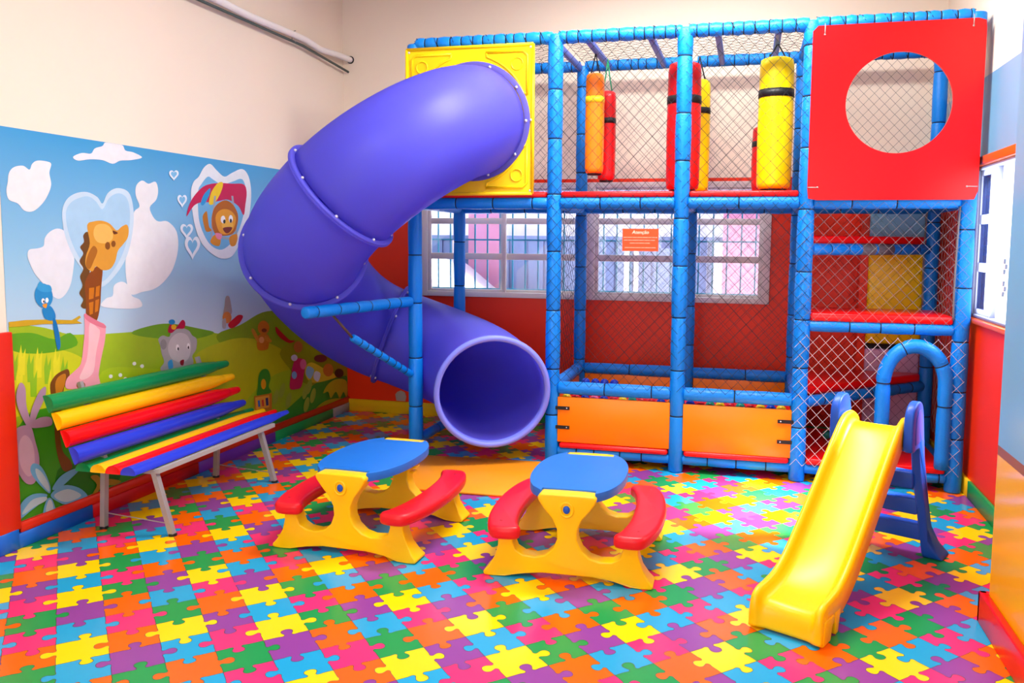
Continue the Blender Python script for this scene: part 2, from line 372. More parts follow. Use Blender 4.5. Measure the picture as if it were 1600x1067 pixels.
for i in range(38): b.box((-7+i*.22, 8.48, 2.0), (-7+i*.22+.16, 8.54, 2.2))
struct(b.obj('ceiling_yard_awning', mat('blue_grey_awning', '7C8CBA', .6)))
b = MB(); b.box((1.62, 8.6, 0), (4.2, 8.75, 3.4)); struct(b.obj('wall_side_yard', M_EXTW))
b = MB()
for z in (1.385, 1.175):
    for k in range(3):
        x = 2.335+.062*k
        for q in ((0, 0), (.014, .05), (0, .10)): b.box((x+q[0], 8.588, z-.06+q[1]), (x+q[0]+.018, 8.599, z-.06+q[1]+.045))
struct(b.obj('wall_side_vents', mat('dark_vent', '3A4A60', .7)))
# parked white car seen through the left pane
car = thing('car', (-3.6, 8.2, 0), 'white car parked outside the back window, seen through its lower left panes', 'car')
prof = [(-5.4, .25), (-5.5, .55), (-5.35, .8), (-4.95, .92), (-4.4, 1.36), (-4.1, 1.43), (-3.5, 1.45), (-3.2, 1.38), (-2.72, 1.02), (-2.45, .92), (-2.2, .75), (-2.15, .45), (-2.25, .25)]
b = MB(); b.prism([(x, 7.55, z) for x, z in catmull([Vector((a, c, 0)) for a, c in prof], 4, True) and [(q.x, q.y) for q in catmull([Vector((a, c, 0)) for a, c in prof], 4, True)]], (0, 1.45, 0))
b.obj('body', mat('white_car_paint', 'F4F4F6', .25, coat=.5), car, bevel=(.06, 3))
b = MB(); b.prism([(-4.75, 7.542, .96), (-4.3, 7.542, 1.32), (-3.72, 7.542, 1.37), (-3.72, 7.542, .96)], (0, -.012, 0)); b.prism([(-3.66, 7.542, .96), (-3.66, 7.542, 1.37), (-3.3, 7.542, 1.33), (-2.95, 7.542, 1.02), (-2.95, 7.542, .96)], (0, -.012, 0)); b.obj('side_window', mat('car_glass', '9FB4C4', .1, var=0), car)
for x in (-4.75, -2.85):
    b = MB(); b.lathe((x, 7.50, .3), (0, 1, 0), [(0, .18), (.01, .3), (.18, .3), (.19, .2)], 24); b.obj('wheel', M_BLACK, car, smooth=True)

# ------------------------------------------------------------------ mural
MURAL = [
('hills','9CBE1E',0,[(3.295,1.147),(3.429,1.153),(3.586,1.118),(3.754,1.062),(3.986,1.041),(4.270,1.026),(4.541,1.039),(4.845,0.979),(5.089,0.922),(5.399,0.966),(5.698,1.017),(6.022,0.980),(6.486,0.811),(7.031,0.604),(7.012,-0.126),(4.731,-0.079),(3.326,-0.004),(3.232,0.031)]),
('hills','6FA61E',1,[(4.216,1.024),(4.412,1.052),(4.590,1.043),(4.845,0.988),(5.017,0.939),(4.776,0.921),(4.408,0.971)]),
('hills','82A616',1,[(5.052,0.926),(5.319,0.964),(5.611,1.034),(5.880,1.017),(6.170,0.924),(6.486,0.806),(7.031,0.604),(7.023,0.301),(6.157,0.548),(5.512,0.690),(5.122,0.836)]),
('hills','B4BC14',1,[(4.770,0.792),(5.086,0.863),(5.395,0.860),(5.778,0.756),(6.157,0.548),(5.770,0.527),(5.418,0.411),(5.020,0.162),(4.549,0.146),(4.503,0.495)]),
('hills','8F9A10',1,[(5.869,0.719),(6.485,0.783),(7.030,0.574),(7.021,0.240),(6.255,0.369),(5.978,0.547)]),
('hills','C9D21C',1,[(3.289,1.042),(3.462,1.037),(3.664,0.995),(3.837,0.919),(3.925,0.796),(3.781,0.711),(3.522,0.689),(3.270,0.707)]),
('hills','5DA51A',1,[(3.351,1.099),(3.504,1.099),(3.645,1.050),(3.755,1.073),(3.796,0.997),(3.579,0.982),(3.384,1.020)]),
('hills','A9C81C',1,[(3.975,0.825),(4.286,0.798),(4.765,0.684),(4.693,0.544),(4.164,0.523),(3.916,0.611)]),
('hills','3E9A1A',1,[(3.358,0.556),(3.522,0.689),(3.731,0.612),(3.906,0.426),(4.151,0.250),(4.484,0.078),(4.034,0.008),(3.486,0.041),(3.292,0.059)]),
('hills','1E7A14',1,[(3.628,0.333),(3.806,0.321),(4.095,0.186),(3.890,0.110),(3.639,0.133)]),
('hills','22962A',1,[(6.149,0.278),(6.417,0.353),(6.702,0.341),(7.023,0.301),(7.015,-0.003),(6.463,0.049),(5.846,0.061),(5.665,0.122)]),
('grass_tufts','8CC020',0,[(3.368,0.872),(3.369,0.957),(3.388,1.026),(3.392,0.960),(3.413,1.003),(3.402,0.866)]),
('grass_tufts','DEDC28',0,[(3.415,0.891),(3.416,0.977),(3.435,1.047),(3.439,0.980),(3.461,1.024),(3.449,0.885)]),
('grass_tufts','8CC020',0,[(3.463,0.846),(3.464,0.933),(3.483,1.004),(3.487,0.937),(3.510,0.981),(3.498,0.840)]),
('grass_tufts','DEDC28',0,[(3.515,0.861),(3.516,0.949),(3.536,1.021),(3.541,0.953),(3.563,0.998),(3.551,0.856)]),
('grass_tufts','8CC020',0,[(3.570,0.818),(3.571,0.907),(3.591,0.980),(3.596,0.911),(3.619,0.956),(3.607,0.812)]),
('grass_tufts','DEDC28',0,[(3.630,0.836),(3.630,0.927),(3.651,1.000),(3.656,0.930),(3.680,0.976),(3.668,0.830)]),
('grass_tufts','8CC020',0,[(3.678,0.786),(3.679,0.877),(3.700,0.952),(3.705,0.881),(3.729,0.927),(3.717,0.779)]),
('grass_tufts','DEDC28',0,[(3.394,0.795),(3.395,0.881),(3.414,0.950),(3.418,0.883),(3.440,0.927),(3.428,0.788)]),
('grass_tufts','8CC020',0,[(3.478,0.766),(3.479,0.854),(3.499,0.925),(3.503,0.857),(3.526,0.901),(3.514,0.759)]),
('grass_tufts','DEDC28',0,[(3.590,0.732),(3.591,0.822),(3.612,0.895),(3.616,0.824),(3.640,0.869),(3.628,0.725)]),
('heart_cloud','E6EAEA',1,[(3.402,1.869),(3.392,1.827),(3.404,1.783),(3.456,1.766),(3.492,1.732),(3.547,1.731),(3.606,1.773),(3.645,1.822),(3.669,1.877),(3.660,1.937),(3.675,1.985),(3.642,1.996),(3.586,1.994),(3.553,1.974),(3.535,1.943),(3.497,1.960),(3.443,1.948),(3.412,1.917)]),
('wispy_cloud','E4E9EC',1,[(3.824,2.037),(3.888,2.065),(3.953,2.068),(3.983,2.100),(4.041,2.120),(4.072,2.146),(4.192,2.145),(4.222,2.114),(4.285,2.110),(4.360,2.087),(4.267,2.062),(4.177,2.050),(4.115,2.026),(4.037,2.040),(3.942,2.035),(3.859,2.020)]),
('left_cloud','DDE5EA',1,[(3.499,1.499),(3.512,1.532),(3.561,1.538),(3.602,1.551),(3.612,1.592),(3.647,1.626),(3.699,1.644),(3.749,1.627),(3.790,1.572),(3.804,1.494),(3.790,1.406),(3.769,1.337),(3.731,1.286),(3.687,1.265),(3.645,1.285),(3.606,1.335),(3.545,1.398),(3.516,1.449)]),
('tall_cloud','E2E7E8',1,[(4.254,1.699),(4.279,1.758),(4.323,1.790),(4.294,1.854),(4.302,1.913),(4.353,1.947),(4.408,1.931),(4.471,1.948),(4.492,1.897),(4.472,1.836),(4.412,1.786),(4.444,1.724),(4.489,1.701),(4.572,1.703),(4.654,1.639),(4.662,1.523),(4.606,1.399),(4.518,1.320),(4.422,1.277),(4.320,1.266),(4.227,1.256),(4.194,1.335),(4.189,1.450),(4.216,1.565)]),
('low_cloud','E0E6E9',1,[(3.985,1.204),(4.026,1.246),(4.077,1.258),(4.090,1.317),(4.152,1.337),(4.203,1.312),(4.232,1.248),(4.296,1.221),(4.316,1.180),(4.250,1.169),(4.118,1.179)]),
('heart_bubble','C2DDEC',1,[(3.734,1.737),(3.767,1.801),(3.831,1.839),(3.914,1.851),(3.988,1.827),(4.025,1.792),(4.067,1.853),(4.139,1.887),(4.221,1.877),(4.260,1.826),(4.271,1.719),(4.243,1.584),(4.190,1.469),(4.103,1.377),(4.000,1.314),(3.930,1.347),(3.855,1.422),(3.787,1.512),(3.741,1.627)]),
('heart_bubble','A5CFE8',1,[(3.759,1.731),(3.793,1.785),(3.857,1.816),(3.922,1.827),(3.977,1.801),(4.023,1.759),(4.075,1.824),(4.142,1.857),(4.203,1.846),(4.233,1.802),(4.239,1.710),(4.212,1.595),(4.160,1.489),(4.084,1.400),(4.002,1.344),(3.941,1.376),(3.874,1.443),(3.810,1.530),(3.767,1.635)]),
('painted_giraffe','6E4A1A',1,[(3.902,1.629),(3.873,1.608),(3.876,1.572),(3.847,1.543),(3.868,1.508),(3.839,1.465),(3.864,1.422),(3.839,1.380),(3.854,1.329),(3.829,1.287),(3.855,1.250),(3.835,1.215),(3.870,1.198),(3.901,1.240),(3.914,1.493),(3.929,1.601)]),
('painted_giraffe','8A4A12',1,[(3.874,1.350),(3.938,1.420),(4.006,1.436),(3.990,1.308),(3.975,1.198),(3.942,1.119),(3.876,1.133),(3.873,1.242)]),
('painted_giraffe','C87814',0,[(3.900,1.312),(3.938,1.314),(3.930,1.252),(3.896,1.247)]),
('painted_giraffe','C87814',0,[(3.952,1.317),(3.981,1.323),(3.973,1.264),(3.944,1.259)]),
('painted_giraffe','C87814',0,[(3.895,1.229),(3.929,1.234),(3.920,1.165),(3.896,1.160)]),
('painted_giraffe','C87814',0,[(3.943,1.240),(3.972,1.246),(3.959,1.177),(3.935,1.171)]),
('painted_giraffe','D79B34',1,[(3.904,1.665),(3.952,1.688),(4.020,1.693),(4.078,1.676),(4.126,1.640),(4.168,1.663),(4.211,1.675),(4.225,1.641),(4.212,1.595),(4.173,1.557),(4.130,1.519),(4.107,1.460),(4.065,1.416),(4.005,1.410),(3.958,1.434),(3.928,1.405),(3.883,1.436),(3.886,1.493),(3.918,1.565)]),
('painted_giraffe','E9B85A',1,[(3.970,1.666),(4.038,1.675),(4.086,1.647),(4.094,1.595),(4.042,1.565),(3.975,1.572),(3.948,1.615)]),
('painted_giraffe','A86A1C',1,[(3.883,1.443),(3.905,1.507),(3.945,1.550),(3.972,1.521),(3.941,1.463),(3.910,1.420)]),
('painted_giraffe','8A5418',1,[(4.071,1.550),(4.069,1.540),(4.063,1.532),(4.055,1.528),(4.046,1.528),(4.038,1.533),(4.033,1.540),(4.032,1.550),(4.034,1.560),(4.040,1.567),(4.048,1.572),(4.057,1.572),(4.065,1.567),(4.070,1.559)]),
('painted_giraffe','8A5418',1,[(4.115,1.561),(4.112,1.553),(4.107,1.546),(4.100,1.543),(4.092,1.543),(4.085,1.546),(4.081,1.553),(4.079,1.561),(4.082,1.569),(4.087,1.576),(4.094,1.579),(4.102,1.579),(4.109,1.576),(4.113,1.569)]),
('painted_giraffe','6A3A12',1,[(4.096,1.639),(4.136,1.625),(4.105,1.617)]),
('painted_giraffe','7A4614',1,[(3.602,0.789),(3.621,0.837),(3.665,0.865),(3.727,0.874),(3.733,0.827),(3.695,0.776),(3.671,0.660),(3.655,0.521),(3.668,0.429),(3.717,0.363),(3.724,0.317),(3.671,0.317),(3.639,0.383),(3.620,0.494),(3.619,0.635)]),
('painted_giraffe','C47A1C',1,[(3.636,0.790),(3.655,0.839),(3.708,0.852),(3.701,0.796),(3.676,0.747),(3.654,0.663)]),
('painted_giraffe','F0A0AC',1,[(3.860,1.170),(3.896,1.145),(3.951,1.118),(4.008,1.091),(4.004,1.009),(3.969,0.901),(3.945,0.811),(3.947,0.744),(3.820,0.755),(3.712,0.769),(3.715,0.822),(3.770,0.857),(3.818,0.893),(3.841,0.991),(3.855,1.080)]),
('painted_giraffe','F7C3C6',1,[(3.894,1.113),(3.949,1.082),(3.967,1.050),(3.933,0.943),(3.908,0.836),(3.850,0.801),(3.804,0.815),(3.855,0.895),(3.878,0.987)]),
('painted_giraffe','DC7C8E',1,[(3.860,1.170),(3.924,1.136),(4.008,1.091),(4.003,1.073),(3.922,1.103),(3.863,1.141)]),
('painted_giraffe','9A5A1C',1,[(3.843,0.765),(3.840,0.756),(3.830,0.750),(3.817,0.748),(3.803,0.751),(3.791,0.757),(3.782,0.766),(3.780,0.776),(3.783,0.785),(3.792,0.791),(3.805,0.793),(3.819,0.790),(3.832,0.784),(3.841,0.775)]),
('painted_branch','C8A41E',0,[(3.333,1.169),(3.469,1.170),(3.630,1.158),(3.768,1.142),(3.823,1.163),(3.831,1.151),(3.803,1.136),(3.839,1.118),(3.758,1.122),(3.587,1.138),(3.429,1.140),(3.335,1.143)]),
('painted_bird','2C8CC8',1,[(3.645,1.291),(3.643,1.263),(3.629,1.239),(3.607,1.226),(3.582,1.225),(3.558,1.236),(3.540,1.258),(3.531,1.285),(3.534,1.313),(3.547,1.336),(3.568,1.350),(3.593,1.352),(3.617,1.341),(3.636,1.319)]),
('painted_bird','3C9ED4',1,[(3.549,1.331),(3.567,1.364),(3.591,1.349),(3.632,1.340),(3.638,1.309),(3.580,1.309)]),
('painted_bird','2484C2',1,[(3.576,1.221),(3.626,1.231),(3.657,1.187),(3.651,1.153),(3.605,1.157),(3.581,1.180)]),
('painted_bird','1C74B4',1,[(3.638,1.154),(3.659,1.152),(3.680,1.063),(3.681,1.004),(3.663,0.992),(3.650,1.049)]),
('painted_bird','F4F6F4',1,[(3.592,1.261),(3.591,1.255),(3.588,1.250),(3.583,1.248),(3.579,1.248),(3.575,1.251),(3.572,1.256),(3.571,1.262),(3.573,1.268),(3.576,1.272),(3.580,1.275),(3.585,1.274),(3.589,1.271),(3.592,1.267)]),
('painted_bird','F4F6F4',1,[(3.617,1.262),(3.615,1.257),(3.612,1.252),(3.608,1.250),(3.604,1.250),(3.600,1.253),(3.597,1.258),(3.597,1.264),(3.598,1.270),(3.601,1.274),(3.605,1.276),(3.610,1.276),(3.613,1.273),(3.616,1.268)]),
('painted_bird','1A1A22',1,[(3.590,1.257),(3.590,1.254),(3.588,1.252),(3.586,1.251),(3.584,1.251),(3.583,1.253),(3.582,1.255),(3.581,1.258),(3.582,1.261),(3.583,1.263),(3.585,1.264),(3.587,1.264),(3.589,1.263),(3.590,1.260)]),
('painted_bird','E8962A',1,[(3.577,1.241),(3.606,1.246),(3.600,1.223),(3.584,1.227)]),
('painted_elephant','A9A9A6',1,[(4.463,0.916),(4.448,0.958),(4.490,0.978),(4.550,0.963),(4.576,1.002),(4.651,1.012),(4.739,0.986),(4.777,0.947),(4.822,0.916),(4.812,0.847),(4.771,0.809),(4.782,0.764),(4.741,0.726),(4.663,0.721),(4.502,0.729),(4.457,0.769),(4.494,0.805),(4.473,0.865)]),
('painted_elephant','C6C4C0',1,[(4.561,0.946),(4.637,0.979),(4.725,0.953),(4.761,0.880),(4.731,0.797),(4.653,0.782),(4.567,0.819),(4.534,0.886)]),
('painted_elephant','8E8E8C',1,[(4.523,0.917),(4.520,0.903),(4.511,0.892),(4.498,0.887),(4.485,0.889),(4.474,0.897),(4.466,0.909),(4.464,0.924),(4.467,0.938),(4.476,0.948),(4.488,0.953),(4.501,0.952),(4.513,0.944),(4.521,0.931)]),
('painted_elephant','F2F2EE',1,[(4.642,0.881),(4.640,0.872),(4.635,0.866),(4.629,0.862),(4.622,0.863),(4.615,0.868),(4.611,0.876),(4.610,0.885),(4.612,0.894),(4.617,0.901),(4.623,0.904),(4.631,0.903),(4.637,0.898),(4.641,0.891)]),
('painted_elephant','F2F2EE',1,[(4.750,0.877),(4.748,0.867),(4.743,0.861),(4.737,0.857),(4.730,0.858),(4.724,0.863),(4.720,0.871),(4.719,0.880),(4.721,0.889),(4.725,0.896),(4.732,0.900),(4.739,0.899),(4.745,0.894),(4.749,0.886)]),
('painted_elephant','1A1A22',1,[(4.639,0.873),(4.638,0.868),(4.636,0.865),(4.633,0.863),(4.630,0.864),(4.627,0.866),(4.625,0.870),(4.624,0.875),(4.625,0.880),(4.628,0.883),(4.631,0.885),(4.634,0.885),(4.637,0.882),(4.639,0.878)]),
('painted_elephant','1A1A22',1,[(4.742,0.869),(4.741,0.864),(4.738,0.861),(4.735,0.859),(4.732,0.859),(4.729,0.862),(4.727,0.866),(4.726,0.871),(4.727,0.876),(4.730,0.879),(4.733,0.881),(4.736,0.881),(4.739,0.878),(4.741,0.874)]),
('painted_elephant','8C1420',1,[(4.647,0.791),(4.685,0.795),(4.678,0.761),(4.652,0.765)]),
('painted_elephant','B41C3C',1,[(4.539,0.998),(4.565,1.045),(4.613,1.015),(4.678,1.060),(4.709,1.040),(4.695,1.003),(4.625,1.006),(4.575,0.986)]),
('painted_elephant','E8B41C',1,[(4.620,1.019),(4.617,1.012),(4.610,1.007),(4.600,1.004),(4.589,1.006),(4.579,1.010),(4.573,1.016),(4.571,1.024),(4.573,1.031),(4.580,1.036),(4.590,1.038),(4.601,1.037),(4.611,1.033),(4.618,1.026)]),
('painted_elephant','2C8CC8',1,[(4.609,1.053),(4.606,1.046),(4.597,1.042),(4.584,1.039),(4.571,1.041),(4.559,1.045),(4.551,1.052),(4.548,1.059),(4.551,1.066),(4.560,1.071),(4.572,1.073),(4.586,1.072),(4.598,1.068),(4.606,1.061)]),
('painted_elephant','3C9ED4',1,[(4.530,0.799),(4.567,0.811),(4.577,0.759),(4.540,0.748)]),
('cloud_ring','E2E8EB',1,[(4.806,1.904),(4.836,1.973),(4.890,2.011),(4.947,2.076),(5.017,2.108),(5.086,2.071),(5.172,2.033),(5.263,2.067),(5.388,2.105),(5.466,2.056),(5.494,1.944),(5.472,1.802),(5.419,1.682),(5.335,1.564),(5.239,1.472),(5.118,1.456),(5.005,1.494),(4.911,1.556),(4.848,1.650),(4.814,1.777)]),
('cloud_ring','6FB4DC',1,[(4.879,1.908),(4.915,1.962),(4.986,2.019),(5.041,2.005),(5.140,1.977),(5.260,2.003),(5.385,2.031),(5.429,1.941),(5.400,1.799),(5.339,1.676),(5.243,1.573),(5.121,1.519),(5.007,1.547),(4.927,1.625),(4.878,1.737)]),
('painted_lion','C41E50',1,[(4.754,1.741),(4.790,1.827),(4.859,1.898),(4.956,1.956),(5.097,1.983),(5.260,1.990),(5.399,1.995),(5.437,1.941),(5.417,1.846),(5.391,1.770),(5.330,1.833),(5.210,1.873),(5.106,1.859),(5.020,1.846),(4.910,1.841),(4.828,1.812)]),
('painted_lion','F0CC28',1,[(4.992,1.836),(5.023,1.917),(5.097,1.983),(5.155,1.987),(5.123,1.914),(5.048,1.839)]),
('painted_lion','2E96D0',1,[(4.903,1.832),(4.939,1.894),(5.010,1.942),(4.994,1.889),(4.936,1.825)]),
('painted_lion','9AA4AC',0,[(5.050,1.892),(5.072,1.893),(5.017,1.600),(4.996,1.608)]),
('painted_lion','9AA4AC',0,[(5.248,1.903),(5.271,1.904),(5.313,1.601),(5.289,1.592)]),
('painted_lion','9AA4AC',0,[(4.996,1.608),(5.017,1.617),(5.313,1.601),(5.304,1.578)]),
('painted_lion','B4640E',1,[(5.016,1.741),(5.062,1.822),(5.165,1.867),(5.254,1.848),(5.320,1.777),(5.309,1.694),(5.245,1.628),(5.082,1.618),(5.026,1.662)]),
('painted_lion','E8A018',1,[(5.058,1.742),(5.118,1.797),(5.222,1.801),(5.296,1.749),(5.262,1.665),(5.185,1.628),(5.097,1.645)]),
('painted_lion','F2BC3C',1,[(5.263,1.693),(5.255,1.677),(5.236,1.664),(5.208,1.656),(5.178,1.656),(5.152,1.662),(5.134,1.675),(5.128,1.690),(5.135,1.706),(5.154,1.719),(5.181,1.727),(5.211,1.727),(5.238,1.721),(5.257,1.709)]),
('painted_lion','F8F8F4',1,[(5.171,1.732),(5.168,1.720),(5.160,1.710),(5.149,1.705),(5.138,1.705),(5.127,1.710),(5.120,1.719),(5.118,1.730),(5.121,1.742),(5.129,1.752),(5.140,1.757),(5.152,1.758),(5.162,1.753),(5.169,1.743)]),
('painted_lion','F8F8F4',1,[(5.259,1.739),(5.256,1.727),(5.248,1.717),(5.239,1.711),(5.228,1.711),(5.218,1.716),(5.212,1.726),(5.210,1.737),(5.213,1.749),(5.220,1.759),(5.230,1.765),(5.241,1.765),(5.250,1.760),(5.257,1.751)]),
('painted_lion','1A1A22',1,[(5.172,1.718),(5.170,1.712),(5.167,1.707),(5.161,1.704),(5.155,1.704),(5.150,1.706),(5.146,1.711),(5.145,1.718),(5.147,1.724),(5.151,1.729),(5.156,1.732),(5.162,1.732),(5.167,1.729),(5.171,1.724)]),
('painted_lion','1A1A22',1,[(5.247,1.725),(5.245,1.718),(5.241,1.713),(5.236,1.710),(5.230,1.710),(5.225,1.713),(5.222,1.718),(5.221,1.724),(5.222,1.730),(5.226,1.736),(5.231,1.739),(5.237,1.739),(5.242,1.736),(5.246,1.731)]),
('painted_lion','7A2A14',1,[(5.142,1.672),(5.247,1.679),(5.215,1.642),(5.170,1.637)]),
('painted_lion','D88C14',1,[(4.995,1.582),(5.053,1.627),(5.110,1.600),(5.093,1.546),(5.022,1.555)]),
('painted_lion','D88C14',1,[(5.214,1.610),(5.306,1.629),(5.288,1.555),(5.226,1.546)]),
('painted_lion','C47A12',1,[(4.930,1.686),(4.919,1.747),(4.962,1.783),(4.974,1.739),(4.985,1.679),(5.012,1.653),(4.956,1.643)]),
('painted_lion','E888A0',1,[(5.054,1.635),(5.126,1.627),(5.109,1.591),(5.066,1.600)]),
('small_heart_cloud','E4EEF4',1,[(4.641,2.016),(4.642,2.019),(4.646,2.026),(4.655,2.032),(4.667,2.035),(4.679,2.031),(4.686,2.023),(4.686,2.012),(4.678,2.001),(4.665,1.990),(4.653,1.980),(4.643,1.972),(4.639,1.966),(4.638,1.964),(4.638,1.966),(4.634,1.971),(4.626,1.978),(4.614,1.986),(4.603,1.995),(4.596,2.005),(4.596,2.016),(4.604,2.025),(4.616,2.030),(4.628,2.030),(4.637,2.025),(4.640,2.019)]),
('small_heart_cloud','78BADF',1,[(4.641,2.014),(4.641,2.016),(4.644,2.020),(4.650,2.024),(4.657,2.025),(4.665,2.023),(4.669,2.018),(4.669,2.011),(4.664,2.004),(4.656,1.998),(4.648,1.992),(4.642,1.986),(4.640,1.983),(4.639,1.981),(4.639,1.983),(4.637,1.986),(4.631,1.990),(4.624,1.995),(4.617,2.001),(4.613,2.007),(4.613,2.013),(4.618,2.019),(4.625,2.023),(4.633,2.022),(4.638,2.019),(4.640,2.016)]),
('small_heart_cloud','E4EEF4',1,[(4.714,1.859),(4.715,1.863),(4.720,1.871),(4.729,1.878),(4.742,1.881),(4.754,1.876),(4.761,1.865),(4.761,1.852),(4.753,1.838),(4.739,1.825),(4.726,1.814),(4.717,1.804),(4.712,1.797),(4.712,1.794),(4.711,1.797),(4.707,1.803),(4.699,1.813),(4.687,1.823),(4.675,1.834),(4.668,1.847),(4.669,1.860),(4.677,1.872),(4.689,1.878),(4.702,1.877),(4.710,1.870),(4.714,1.862)]),
('small_heart_cloud','78BADF',1,[(4.714,1.856),(4.715,1.858),(4.718,1.863),(4.723,1.868),(4.731,1.869),(4.739,1.866),(4.743,1.859),(4.743,1.851),(4.738,1.843),(4.730,1.835),(4.722,1.828),(4.716,1.821),(4.713,1.817),(4.713,1.815),(4.712,1.817),(4.710,1.821),(4.704,1.827),(4.697,1.833),(4.690,1.840),(4.685,1.848),(4.686,1.856),(4.691,1.864),(4.699,1.867),(4.706,1.867),(4.712,1.862),(4.714,1.858)]),
('small_heart_cloud','E4EEF4',1,[(4.750,1.666),(4.751,1.670),(4.757,1.680),(4.770,1.689),(4.788,1.691),(4.804,1.685),(4.814,1.672),(4.813,1.656),(4.802,1.640),(4.785,1.625),(4.767,1.612),(4.754,1.600),(4.748,1.592),(4.747,1.589),(4.746,1.592),(4.741,1.600),(4.729,1.611),(4.713,1.624),(4.697,1.638),(4.688,1.654),(4.688,1.670),(4.699,1.683),(4.716,1.690),(4.733,1.688),(4.745,1.680),(4.750,1.670)]),
('small_heart_cloud','78BADF',1,[(4.750,1.662),(4.751,1.664),(4.755,1.670),(4.762,1.676),(4.773,1.677),(4.783,1.673),(4.790,1.665),(4.789,1.655),(4.782,1.645),(4.771,1.636),(4.760,1.628),(4.752,1.621),(4.749,1.616),(4.748,1.614),(4.748,1.616),(4.744,1.621),(4.737,1.628),(4.727,1.636),(4.717,1.644),(4.711,1.654),(4.712,1.664),(4.718,1.672),(4.729,1.676),(4.739,1.675),(4.747,1.670),(4.750,1.664)]),
('small_heart_cloud','E4EEF4',1,[(4.805,1.571),(4.806,1.577),(4.813,1.591),(4.829,1.605),(4.850,1.609),(4.871,1.598),(4.883,1.578),(4.882,1.552),(4.868,1.527),(4.846,1.505),(4.824,1.485),(4.808,1.467),(4.800,1.454),(4.799,1.449),(4.798,1.454),(4.792,1.467),(4.778,1.486),(4.758,1.506),(4.739,1.528),(4.728,1.553),(4.729,1.577),(4.742,1.598),(4.763,1.608),(4.783,1.605),(4.798,1.591),(4.804,1.577)]),
('small_heart_cloud','78BADF',1,[(4.804,1.562),(4.805,1.566),(4.810,1.575),(4.819,1.584),(4.833,1.586),(4.845,1.579),(4.852,1.566),(4.852,1.551),(4.843,1.536),(4.830,1.522),(4.816,1.509),(4.806,1.498),(4.802,1.490),(4.801,1.487),(4.800,1.490),(4.796,1.498),(4.788,1.509),(4.775,1.522),(4.763,1.536),(4.756,1.551),(4.757,1.566),(4.765,1.579),(4.778,1.586),(4.791,1.583),(4.800,1.575),(4.804,1.566)]),
('painted_rabbit','A09A94',1,[(5.116,1.038),(5.134,1.119),(5.151,1.182),(5.189,1.184),(5.209,1.132),(5.214,1.057)]),
('painted_rabbit','D2863A',1,[(5.213,1.030),(5.207,1.012),(5.192,0.999),(5.170,0.993),(5.147,0.995),(5.126,1.005),(5.113,1.021),(5.108,1.039),(5.114,1.056),(5.129,1.069),(5.150,1.076),(5.173,1.074),(5.194,1.064),(5.208,1.048)]),
('painted_rabbit','C8242C',1,[(5.173,0.987),(5.235,1.018),(5.298,1.041),(5.353,1.027),(5.312,0.983),(5.233,0.953),(5.187,0.958)]),
('painted_rabbit','B4B0AC',1,[(5.108,1.021),(5.145,1.027),(5.142,0.962),(5.105,0.966)]),
('painted_bear','C87814',1,[(5.694,0.907),(5.685,0.884),(5.662,0.867),(5.630,0.860),(5.596,0.864),(5.565,0.878),(5.545,0.899),(5.538,0.923),(5.546,0.945),(5.568,0.962),(5.600,0.970),(5.634,0.967),(5.665,0.953),(5.687,0.932)]),
('painted_bear','C87814',1,[(5.535,0.854),(5.622,0.870),(5.691,0.837),(5.680,0.768),(5.652,0.741),(5.532,0.757)]),
('painted_bear','E8A86A',1,[(5.620,0.820),(5.616,0.810),(5.606,0.802),(5.592,0.799),(5.577,0.801),(5.563,0.807),(5.554,0.817),(5.551,0.828),(5.555,0.838),(5.565,0.846),(5.579,0.849),(5.594,0.847),(5.608,0.841),(5.617,0.831)]),
('painted_bear','7A3A12',1,[(5.658,0.891),(5.654,0.885),(5.644,0.881),(5.630,0.879),(5.615,0.881),(5.601,0.885),(5.591,0.891),(5.588,0.898),(5.592,0.904),(5.602,0.908),(5.616,0.910),(5.631,0.908),(5.645,0.904),(5.654,0.898)]),
('painted_bear','D08A24',1,[(5.454,0.907),(5.487,0.918),(5.552,0.833),(5.526,0.816)]),
('painted_bear','D08A24',1,[(5.639,0.853),(5.725,0.803),(5.689,0.792),(5.629,0.824)]),
('painted_toy_box','2C8A24',1,[(5.520,0.462),(5.541,0.558),(5.594,0.594),(5.664,0.579),(5.697,0.513),(5.668,0.447),(5.702,0.400),(5.604,0.387),(5.510,0.404)]),
('painted_toy_box','E8A018',1,[(5.633,0.473),(5.629,0.456),(5.619,0.444),(5.605,0.438),(5.589,0.441),(5.576,0.451),(5.567,0.467),(5.564,0.484),(5.568,0.501),(5.578,0.513),(5.592,0.519),(5.608,0.516),(5.621,0.506),(5.630,0.491)]),
('painted_toy_box','C4781A',0,[(5.468,0.407),(5.710,0.388),(5.705,0.256),(5.480,0.281)]),
('painted_toy_box','E8A83A',0,[(5.484,0.394),(5.674,0.380),(5.671,0.284),(5.497,0.298)]),
('painted_toy_box','2E6AC8',0,[(5.517,0.363),(5.542,0.364),(5.549,0.312),(5.523,0.312)]),
('painted_toy_box','D83A2A',0,[(5.568,0.359),(5.594,0.359),(5.601,0.307),(5.575,0.307)]),
('painted_toy_box','1E2A6A',0,[(5.620,0.364),(5.656,0.363),(5.662,0.301),(5.627,0.302)]),
('painted_mouse','C8245A',1,[(5.972,0.384),(6.006,0.517),(6.059,0.605),(6.159,0.602),(6.220,0.561),(6.196,0.461),(6.151,0.364),(6.070,0.357)]),
('painted_mouse','E06A94',1,[(6.240,0.541),(6.234,0.523),(6.219,0.510),(6.198,0.505),(6.176,0.508),(6.155,0.520),(6.142,0.537),(6.137,0.556),(6.143,0.574),(6.158,0.587),(6.178,0.593),(6.201,0.590),(6.222,0.578),(6.235,0.561)]),
